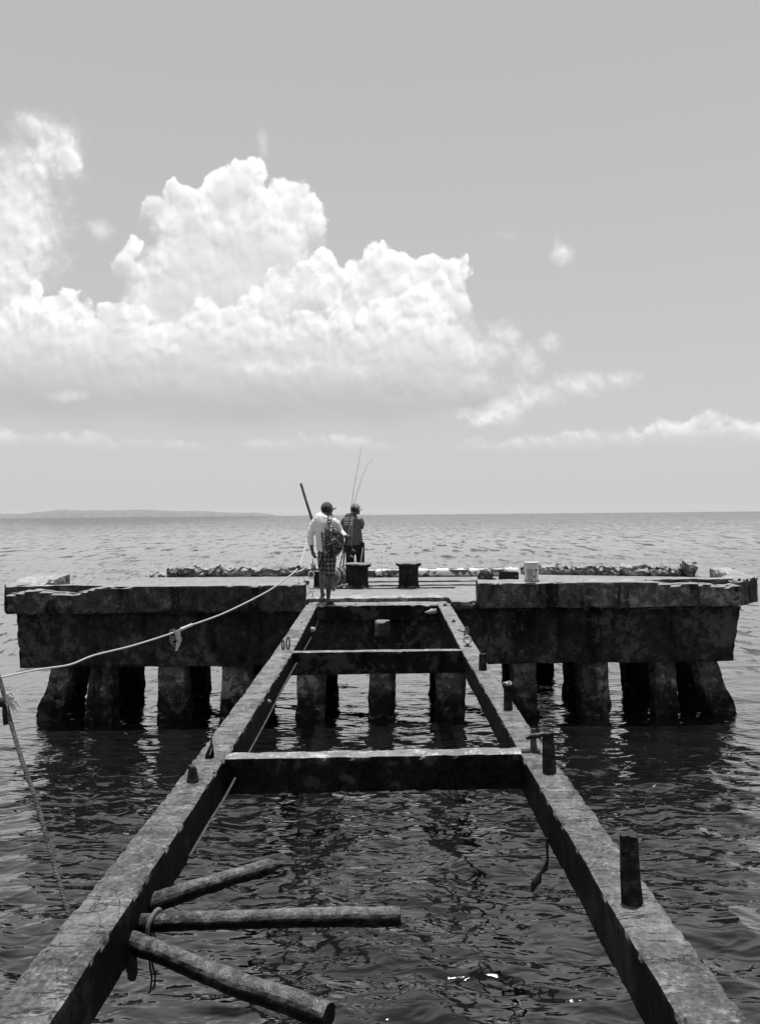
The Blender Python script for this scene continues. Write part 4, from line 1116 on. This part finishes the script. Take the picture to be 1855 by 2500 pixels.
# trunk core
def slab(mb, rows, seg=26, extra=0.0):
    pts = []; rr = []
    for (cx, cy, hw, dp, Y) in rows:
        pts.append(cp(cx, cy, Y)); rr.append((k_(hw, Y) + extra, dp + extra))
    mb.tube(pts, rr, seg, up=(0, 1, 0))
trunk = [(540, 455, 75, .060, YM + .01), (520, 480, 150, .080, YM + .01), (512, 505, 205, .098, YM), (502, 550, 228, .112, YM), (500, 620, 208, .122, YM - .01), (505, 760, 196, .130, YM - .01), (520, 900, 186, .128, YM), (525, 1050, 184, .128, YM), (530, 1175, 180, .130, YM)]
slab(body, trunk, extra=-.016)
slab(body, [(530, 1150, 172, .115, YM), (545, 1260, 176, .125, YM), (550, 1350, 160, .118, YM)])
# arms
LS, LE, LW = cp(285, 600, YM), cp(212, 885, YM - .03), cp(258, 1150, YM - .08)
RS, RE, RW = cp(705, 590, YM), cp(815, 790, YM + .02), cp(915, 880, YM - .10)
body.tube([LS, LS.lerp(LE, .5), LE, LE.lerp(LW, .3), LW], [.058, .052, .044, .043, .028], 12)
body.tube([RS, RS.lerp(RE, .5), RE, RE.lerp(RW, .35), RW], [.058, .050, .042, .040, .028], 12)
hand(body, LW, cp(310, 1300, YM - .08) - LW, (.6, .7, 0), .28, 1.0, 1)
hand(body, RW, Vector((.95, .0, .0)), (0.1, 1, -.25), 1.05, .95, 1)
# legs: right leg planted near, left leg a stride ahead
RH, RK, RA = cp(620, 1300, YM), cp(598, 1640, YM - .05), cp(568, 2040, 14.30)
LH, LK, LA = cp(450, 1290, YM + .05), cp(458, 1570, YM + .22), cp(446, 1905, 15.0)
calfR = [(RH, .088), (RH.lerp(RK, .6), .070), (RK, .058), (cp(592, 1740, 14.31), .064), (cp(588, 1820, 14.29), .060), (cp(575, 1930, 14.29), .044), (RA, .035)]
calfL = [(LH, .080), (LH.lerp(LK, .6), .066), (LK, .054), (cp(455, 1660, 14.8), .058), (cp(452, 1740, 14.86), .054), (cp(448, 1830, 14.95), .042), (LA, .034)]
for cl in (calfR, calfL): body.tube([p for p, _ in cl], [r for _, r in cl], 14)
def foot(mb, ank, heel, toe, sole_z):
    d = (toe - heel); d.z = 0; L = d.length; d.normalize(); n_ = d.cross(Vector((0, 0, 1)))
    hz_ = Vector((heel.x, heel.y, sole_z))
    mb.tube([ank, hz_ + d * .045 + Vector((0, 0, .055)), hz_ + d * .03 + Vector((0, 0, .03))], [.034, .035, .030], 10)
    mb.tube([hz_ + Vector((0, 0, .028)), hz_ + d * L * .3 + Vector((0, 0, .036)), hz_ + d * L * .62 + Vector((0, 0, .028)), hz_ + d * L * .8 + Vector((0, 0, .018))], [(.026, .026), (.034, .034), (.042, .024), (.040, .015)], 12, up=(0, 0, 1))
    for k in range(5):
        p = hz_ + d * L * .76 + n_ * (-.032 + .016 * k) + Vector((0, 0, .014))
        mb.tube([p, p + d * (.050 - .006 * k)], [.010, .008], 7)
RZ = 2.0; LZ = 2.062
hR, tR = cp(535, 2140, 14.24), cp(665, 2150, 14.45); hL, tL = cp(445, 1990, 14.93), cp(485, 1960, 15.17)
foot(body, RA, hR, tR, RZ + .016); foot(body, LA, hL, tL, LZ + .016)
body.build('body', M_SKIN, man, remesh=.0065, relax=2)
def sole(ob, heel, toe, z):
    d = (toe - heel); d.z = 0; L = d.length + .01; d.normalize(); n_ = d.cross(Vector((0, 0, 1))); mb = MB()
    c_ = Vector((heel.x, heel.y, z + .008)) - d * .035
    mb.tube([c_, c_ + d * .04, c_ + d * L * .5, c_ + d * L * .85, c_ + d * (L + .035)], [(.016, .008), (.034, .008), (.038, .008), (.048, .008), (.024, .008)], 14, up=(0, 0, 1))
    mb.build('sandal', M_BLACK, ob, 50)
    m2 = MB(); q_ = Vector((heel.x, heel.y, z)) + d * L * .62
    m2.tube([q_ + n_ * .045 + Vector((0, 0, .01)), q_ + n_ * .02 + Vector((0, 0, .056)) + d * .02, q_ + d * .06 + Vector((0, 0, .034)), q_ - n_ * .02 + Vector((0, 0, .056)) + d * .02, q_ - n_ * .045 + Vector((0, 0, .01))], .006, 7)
    m2.build('strap', M_BLACK, ob, 50)
sole(man, hR, tR, RZ); sole(man, hL, tL, LZ)
# shirt: trunk and sleeves in one surface
sh = MB()
slab(sh, trunk + [(525, 1190, 184, .134, YM)], extra=.004)
sh.tube([LS + Vector((.07, 0, .015)), LS + Vector((.03, 0, -.01)), LS.lerp(LE, .2), LS.lerp(LE, .55), LE, LE.lerp(LW, .35), LE.lerp(LW, .62)], [.055, .070, .072, .066, .060, .056, .052], 16)
sh.tube([RS + Vector((-.07, 0, .015)), RS + Vector((-.03, 0, -.01)), RS.lerp(RE, .2), RS.lerp(RE, .55), RE, RE.lerp(RW, .4), RE.lerp(RW, .92)], [.055, .070, .071, .063, .056, .050, .040], 16)
sh.ball(LS + Vector((.025, 0, -.012)), (.080, .085, .085)); sh.ball(RS + Vector((-.025, 0, -.012)), (.078, .085, .083))
msh, t, b = mat_new('white_shirt_cloth')
g = t.n.new('ShaderNodeNewGeometry'); pos = g.outputs['Position']
gray(t, .76, b.inputs['Base Color']); b.inputs['Roughness'].default_value = .9
wr = t.noise(t.xyz(t.math('ADD', t.math('MULTIPLY', t.sep(pos)[0], 9), t.math('MULTIPLY', t.sep(pos)[2], 4)), t.math('MULTIPLY', t.sep(pos)[1], 3), t.math('MULTIPLY', t.sep(pos)[2], 3)), 1.0, 3, .5, .6)
bump(t, b, wr, .7, .05)
sh.build('shirt', msh, man, remesh=.008, relax=10)
# shorts
mcs, t, b = mat_new('checked_cloth')
g = t.n.new('ShaderNodeNewGeometry'); X_, Y__, Z_ = t.sep(g.outputs['Position'])
Xs = t.math('ADD', X_, t.math('MULTIPLY', Y__, .45))
u_ = t.math('MULTIPLY', t.math('ADD', t.math('MULTIPLY', Xs, 1.0), t.math('MULTIPLY', Z_, .85)), 15.0)
v_ = t.math('MULTIPLY', t.math('SUBTRACT', t.math('MULTIPLY', Xs, 1.0), t.math('MULTIPLY', Z_, .85)), 15.0)
ck = t.n.new('ShaderNodeTexChecker'); t.l.new(t.xyz(u_, v_, .5), ck.inputs['Vector']); ck.inputs['Scale'].default_value = 1.0
ck.inputs['Color1'].default_value = (1, 1, 1, 1); ck.inputs['Color2'].default_value = (0, 0, 0, 1)
gray(t, t.mix(ck.outputs['Fac'], .015, .15), b.inputs['Base Color']); b.inputs['Roughness'].default_value = .9
so = MB()
slab(so, [(530, 1165, 176, .124, YM), (545, 1250, 180, .136, YM), (552, 1340, 160, .128, YM)])
so.tube([RH + Vector((-.02, 0, .04)), RH, RH.lerp(RK, .5), RH.lerp(RK, 1.03)], [.100, .102, .092, .082], 18)
so.tube([LH + Vector((.02, 0, .04)), LH, LH.lerp(LK, .5), LH.lerp(LK, .88)], [.088, .090, .080, .074], 18)
so.build('shorts', mcs, man, remesh=.008, relax=3)
cap(man, HC, FD, plain('grey_cap', .10, .85, .3, 0, .2, 60, .2), tilt=.004)
# short hair under the cap and sunglasses
hb = MB().ball(HC - FD.normalized() * .016 + Vector((0, 0, .012)), (.088, .088, .098), 20, 14)
hb.V = [tuple(Vector(v)) for v in hb.V]
hb.F = [q for q in hb.F if sum(hb.V[i][2] for i in q) / len(q) > HC.z - .05 and sum((Vector(hb.V[i]) - HC).dot(FD) for i in q) / len(q) < .035]
hb.build('hair', plain('dark_hair', .012, .8, .3), man, 180)
sN = FD.normalized().cross(Vector((0, 0, 1)))
gl = MB()
for sg in (-1, 1):
    c3 = HC + FD.normalized() * .098 + sN * sg * .033 + Vector((0, 0, .004))
    gl.ball(c3, (.020, .020, .019), 12, 8)
    gl.tube([c3 + sN * sg * .018, HC + sN * sg * .084 + Vector((0, 0, .004)) + FD.normalized() * .04, HC + sN * sg * .084 + Vector((0, 0, .004)) - FD.normalized() * .004], .004, 6)
gl.tube([HC + FD.normalized() * .112 + sN * .02, HC + FD.normalized() * .112 - sN * .02], .005, 6)
gl.build('sunglasses', plain('dark_lens', .006, .15, .6), man, 60)

# backpack hanging on the right shoulder: a thing of its own
mbk, t, b = mat_new('patterned_nylon')
g = t.n.new('ShaderNodeNewGeometry'); pos = g.outputs['Position']
pn = t.noise(pos, 17, 3, .55, 1.6)
gray(t, t.mix(t.mapr(pn, .575, .61), .004, .34), b.inputs['Base Color']); b.inputs['Roughness'].default_value = .4
bump(t, b, t.noise(pos, 18, 3, .6), .5, .02)
bk0 = cp(650, 950, 14.18)
bp = empty('backpack', cp(650, 1240, 14.18), 'black patterned backpack slung from one strap on the back of the white-shirted man', 'backpack')
mb = MB()
rows = [(592, 650, 48, .045, 14.24), (610, 720, 95, .075, 14.22), (620, 800, 150, .095, 14.2), (652, 900, 205, .115, 14.18), (665, 1000, 215, .125, 14.17), (668, 1090, 190, .120, 14.17), (650, 1170, 150, .095, 14.19), (640, 1230, 95, .05, 14.22)]
slab(mb, rows, 30); mb.noise(.012, 9, 3, 4)
mb.build('sack', mbk, bp, 180)
mb = MB()
def ribbon(pts, w_, th, mb, up=(0, 1, 0)):
    mb.tube(pts, [(w_, th)] * len(pts), 8, up=up)
ribbon([cp(592, 655, 14.20), cp(590, 600, 14.22), cp(592, 530, 14.26), cp(598, 470, 14.33), cp(610, 448, 14.42), cp(640, 470, 14.53)], k_(40, 14.3), .006, mb)
mb.build('shoulder_strap', mbk, bp, 60)
mb = MB()
ribbon([cp(440, 790, 14.22), cp(455, 960, 14.18), cp(478, 1130, 14.20), cp(450, 1280, 14.24), cp(420, 1390, 14.24), cp(400, 1475, 14.24)], k_(14, 14.3), .004, mb)
mb.build('loose_strap', M_BLACK, bp, 60)
mb = MB()
mb.tube([cp(500, 720, 14.12), cp(560, 760, 14.09), cp(640, 800, 14.08), cp(730, 830, 14.09), cp(790, 890, 14.12)], .012, 8)
mb.build('zip_flap', M_BLACK, bp, 60)
mb = MB().ball(cp(690, 1010, 14.09), (.105, .06, .11), 20, 14).noise(.012, 10, 3, 9)
mb.build('front_pocket', mbk, bp, 180)

# fishing rods gripped in the right hand
M_ROD = plain('rod_blank', .06, .5, .4, 0, .1, 10, 0)
mrb, t, b = mat_new('banded_rod')
g = t.n.new('ShaderNodeNewGeometry'); zz = t.sep(g.outputs['Position'])[2]
bn_ = t.mapr(t.math('SINE', t.math('MULTIPLY', zz, 62.0)), -.1, .1)
gray(t, t.mix(bn_, .02, .55), b.inputs['Base Color']); b.inputs['Roughness'].default_value = .4
def rod(pts, label, dy, lower, reel):
    P3 = [at(px, py, YR + dy) for px, py in pts]
    o = empty('fishing_rod', P3[0], label, 'fishing rod')
    n_ = len(P3); rr = [.0060 - .0046 * (i / (n_ - 1)) ** .8 for i in range(n_)]
    MB().tube(P3, rr, 7).build('blank', M_ROD, o, 60)
    MB().tube([at(*q, YR + dy - .01) for q in lower], [.013, .014, .012], 9).build('grip', mrb if reel else M_BLACK, o, 60)
    for k in (2, 3, 4, 5):
        if k < n_:
            p_ = P3[k]; MB().tube([p_ + Vector((.012 + .010 * math.cos(a), 0, .010 * math.sin(a))) for a in np.linspace(0, 2 * math.pi, 13)], .002, 5, cap=False).build('line_guide', M_RING, o, 60)
    rp = at(*(reel or (852, 1352)), YR + dy - .02)
    rl_ = MB().tube([rp + Vector((-.05, 0, .0)), rp + Vector((0, 0, -.008))], [.012, .014], 8).tube([rp + Vector((-.01, -.04, 0)), rp + Vector((0, .03, 0))], [.034, .030], 14).ball(rp + Vector((.01, -.02, -.04)), (.03, .03, .035)).noise(.004, 20)
    rl_.build('reel', M_BLACK, o, 60)
    MB().tube([rp + Vector((0, -.045, -.05)), rp + Vector((.035, -.06, -.03)), rp + Vector((.075, -.06, -.065))], [.006, .006, .009], 7).build('reel_handle', M_RING, o, 60)
    return o
YR = 14.28
rod([(849, 1299), (854.6, 1261), (858.4, 1236.5), (862, 1204.4), (867.8, 1168.6), (874.4, 1134.7), (880, 1103), (883.8, 1085.7)], 'taller straight fishing rod in the raised right hand, with a black grip', 0.0, [(847, 1309), (842, 1345), (837.5, 1384)], None)
rod([(850.5, 1299), (855, 1270), (858.4, 1249.7), (865, 1229), (877.2, 1185.6), (885.7, 1157.3), (899.9, 1130.9), (912, 1117.7)], 'fishing rod with a bent-over tip and banded butt in the raised right hand', .03, [(845, 1315), (836, 1355), (826.8, 1396)], (857, 1337))
tag(MB().tube([at(849, 1312, 14.24), at(853, 1290, 14.3), at(861, 1262, 14.4)], .003, 5).tube([at(861, 1262, 14.4), at(857, 1330, 14.3)], .003, 5).build('fishing_line', M_ROPE, None), 'thin pale line hanging slack beside the rod grips', 'line')

# --- second man
Y2 = 17.6
def c2(cx, cy, Y=Y2): return cp(cx, cy, Y)
man2 = empty('person', Vector((c2(1060, 1700).x, Y2, DZ)), 'man with folded arms in a dark printed shirt and striped trousers standing beyond the bollard', 'person')
body = MB(); H2 = c2(1090, 345, Y2 + .02); F2 = Vector((.97, .25, 0))
head(body, H2, F2, rz=.115)
body.tube([c2(1060, 520), c2(1075, 450), c2(1085, 400)], [.078, .060, .058], 14)
tr2 = [(1070, 455, 70, .06, Y2), (1045, 490, 140, .09, Y2), (1035, 530, 172, .115, Y2), (1040, 640, 165, .125, Y2), (1050, 780, 160, .13, Y2), (1062, 900, 165, .13, Y2), (1068, 1040, 172, .13, Y2)]
slab(body, tr2, extra=-.018)
A1, A2, A3 = c2(875, 560), c2(850, 740, Y2 + .02), c2(950, 760, Y2 + .20)
B1, B2, B3 = c2(1195, 560), c2(1222, 700, Y2 - .02), c2(1120, 690, Y2 + .19)
for a, b2, c3 in ((A1, A2, A3), (B1, B2, B3)):
    body.tube([a, a.lerp(b2, .5), b2, b2.lerp(c3, .4), c3], [.056, .050, .044, .040, .028], 12)
hand(body, A3, (1, .1, .1), (0, -1, 0), .5, 1, 1); hand(body, B3, (-1, .1, .1), (0, -1, 0), .5, 1, -1)
zt = DZ + .95
for sx_, in ((-1,), (1,)):
    hp = Vector((c2(1085, 1200).x + sx_ * .10, Y2, DZ + .86))
    body.tube([hp, hp + Vector((sx_ * .02, 0, -.40)), hp + Vector((sx_ * .02, -.02, -.55)), hp + Vector((sx_ * .025, 0, -.79))], [.085, .055, .055, .036], 12)
    foot(body, hp + Vector((sx_ * .025, 0, -.79)), hp + Vector((sx_ * .025, -.04, 0)), hp + Vector((sx_ * .05, .18, 0)), DZ + .014)
body.build('body', M_SKIN, man2, remesh=.008, relax=2)
ts = MB(); slab(ts, tr2 + [(1068, 1035, 176, .134, Y2)], extra=.004)
ts.tube([A1 + Vector((.03, 0, .02)), A1.lerp(A2, .2), A1.lerp(A2, .85)], [.07, .074, .068], 16)
ts.tube([B1 + Vector((-.03, 0, .02)), B1.lerp(B2, .2), B1.lerp(B2, .80)], [.07, .074, .066], 16)
ts.build('shirt', plain('dark_grey_cloth', .085, .9, .2, 0, .15, 12, .3), man2, remesh=.009, relax=4)
tz = MB(); slab(tz, [(1068, 1020, 172, .125, Y2), (1085, 1140, 185, .138, Y2), (1090, 1220, 178, .13, Y2)])
for sx_ in (-1, 1):
    hp = Vector((c2(1090, 1200).x + sx_ * .10, Y2, DZ + .86))
    tz.tube([hp + Vector((0, 0, .05)), hp + Vector((sx_ * .01, 0, -.3)), hp + Vector((sx_ * .02, 0, -.80))], [.105, .092, .082], 18)
M_TR = plain('black_trousers', .010, .85, .2)
tz.build('trousers', M_TR, man2, remesh=.009, relax=3)
MB().tube([c2(1236, 1060, Y2 - .05), c2(1228, 1160, Y2 - .115), c2(1212, 1280, Y2 - .12), c2(1200, 1400, Y2 - .11)], [(.012, .012)] * 4, 8).build('trouser_stripe', M_ROPE, man2)
cap(man2, H2, F2, plain('pale_cap', .28, .8, .3, 0, .3, 30, .2), tilt=-.012)
hb = MB().ball(H2 - F2.normalized() * .016 + Vector((0, 0, .010)), (.088, .088, .098), 20, 14)
hb.F = [q for q in hb.F if sum(hb.V[i][2] for i in q) / len(q) > H2.z - .06 and sum((Vector(hb.V[i]) - H2).dot(F2) for i in q) / len(q) < .035]
hb.build('hair', plain('black_hair', .012, .8, .3), man2, 180)
# printed panel on the back: frame with two rows of blurred lettering, too small to read in the photograph
rr_ = random.Random(9); pr = MB()
def yb(cx, cy):   # back surface of the shirt
    return Y2 - .135
def bar(x0, y0, x1, y1, w_=.006):
    a, b2 = c2(x0, y0, yb(x0, y0)), c2(x1, y1, yb(x1, y1)); pr.tube([a, b2], [(w_, .004)] * 2, 6, up=(0, 1, 0))
for y0 in (515, 645): bar(885, y0, 1040, y0)
for x0 in (885, 1040): bar(x0, 515, x0, 645)
for y0 in (545, 600):
    x = 905
    while x < 1020:
        w_ = rr_.uniform(8, 15); bar(x, y0 - 10, x + rr_.uniform(-3, 3), y0 + 16, .008); bar(x, y0 + rr_.choice((-10, 3, 16)), x + w_, y0 + rr_.choice((-10, 3, 16)), .006); x += w_ + 6
pr.build('back_print', M_ROPE, man2)
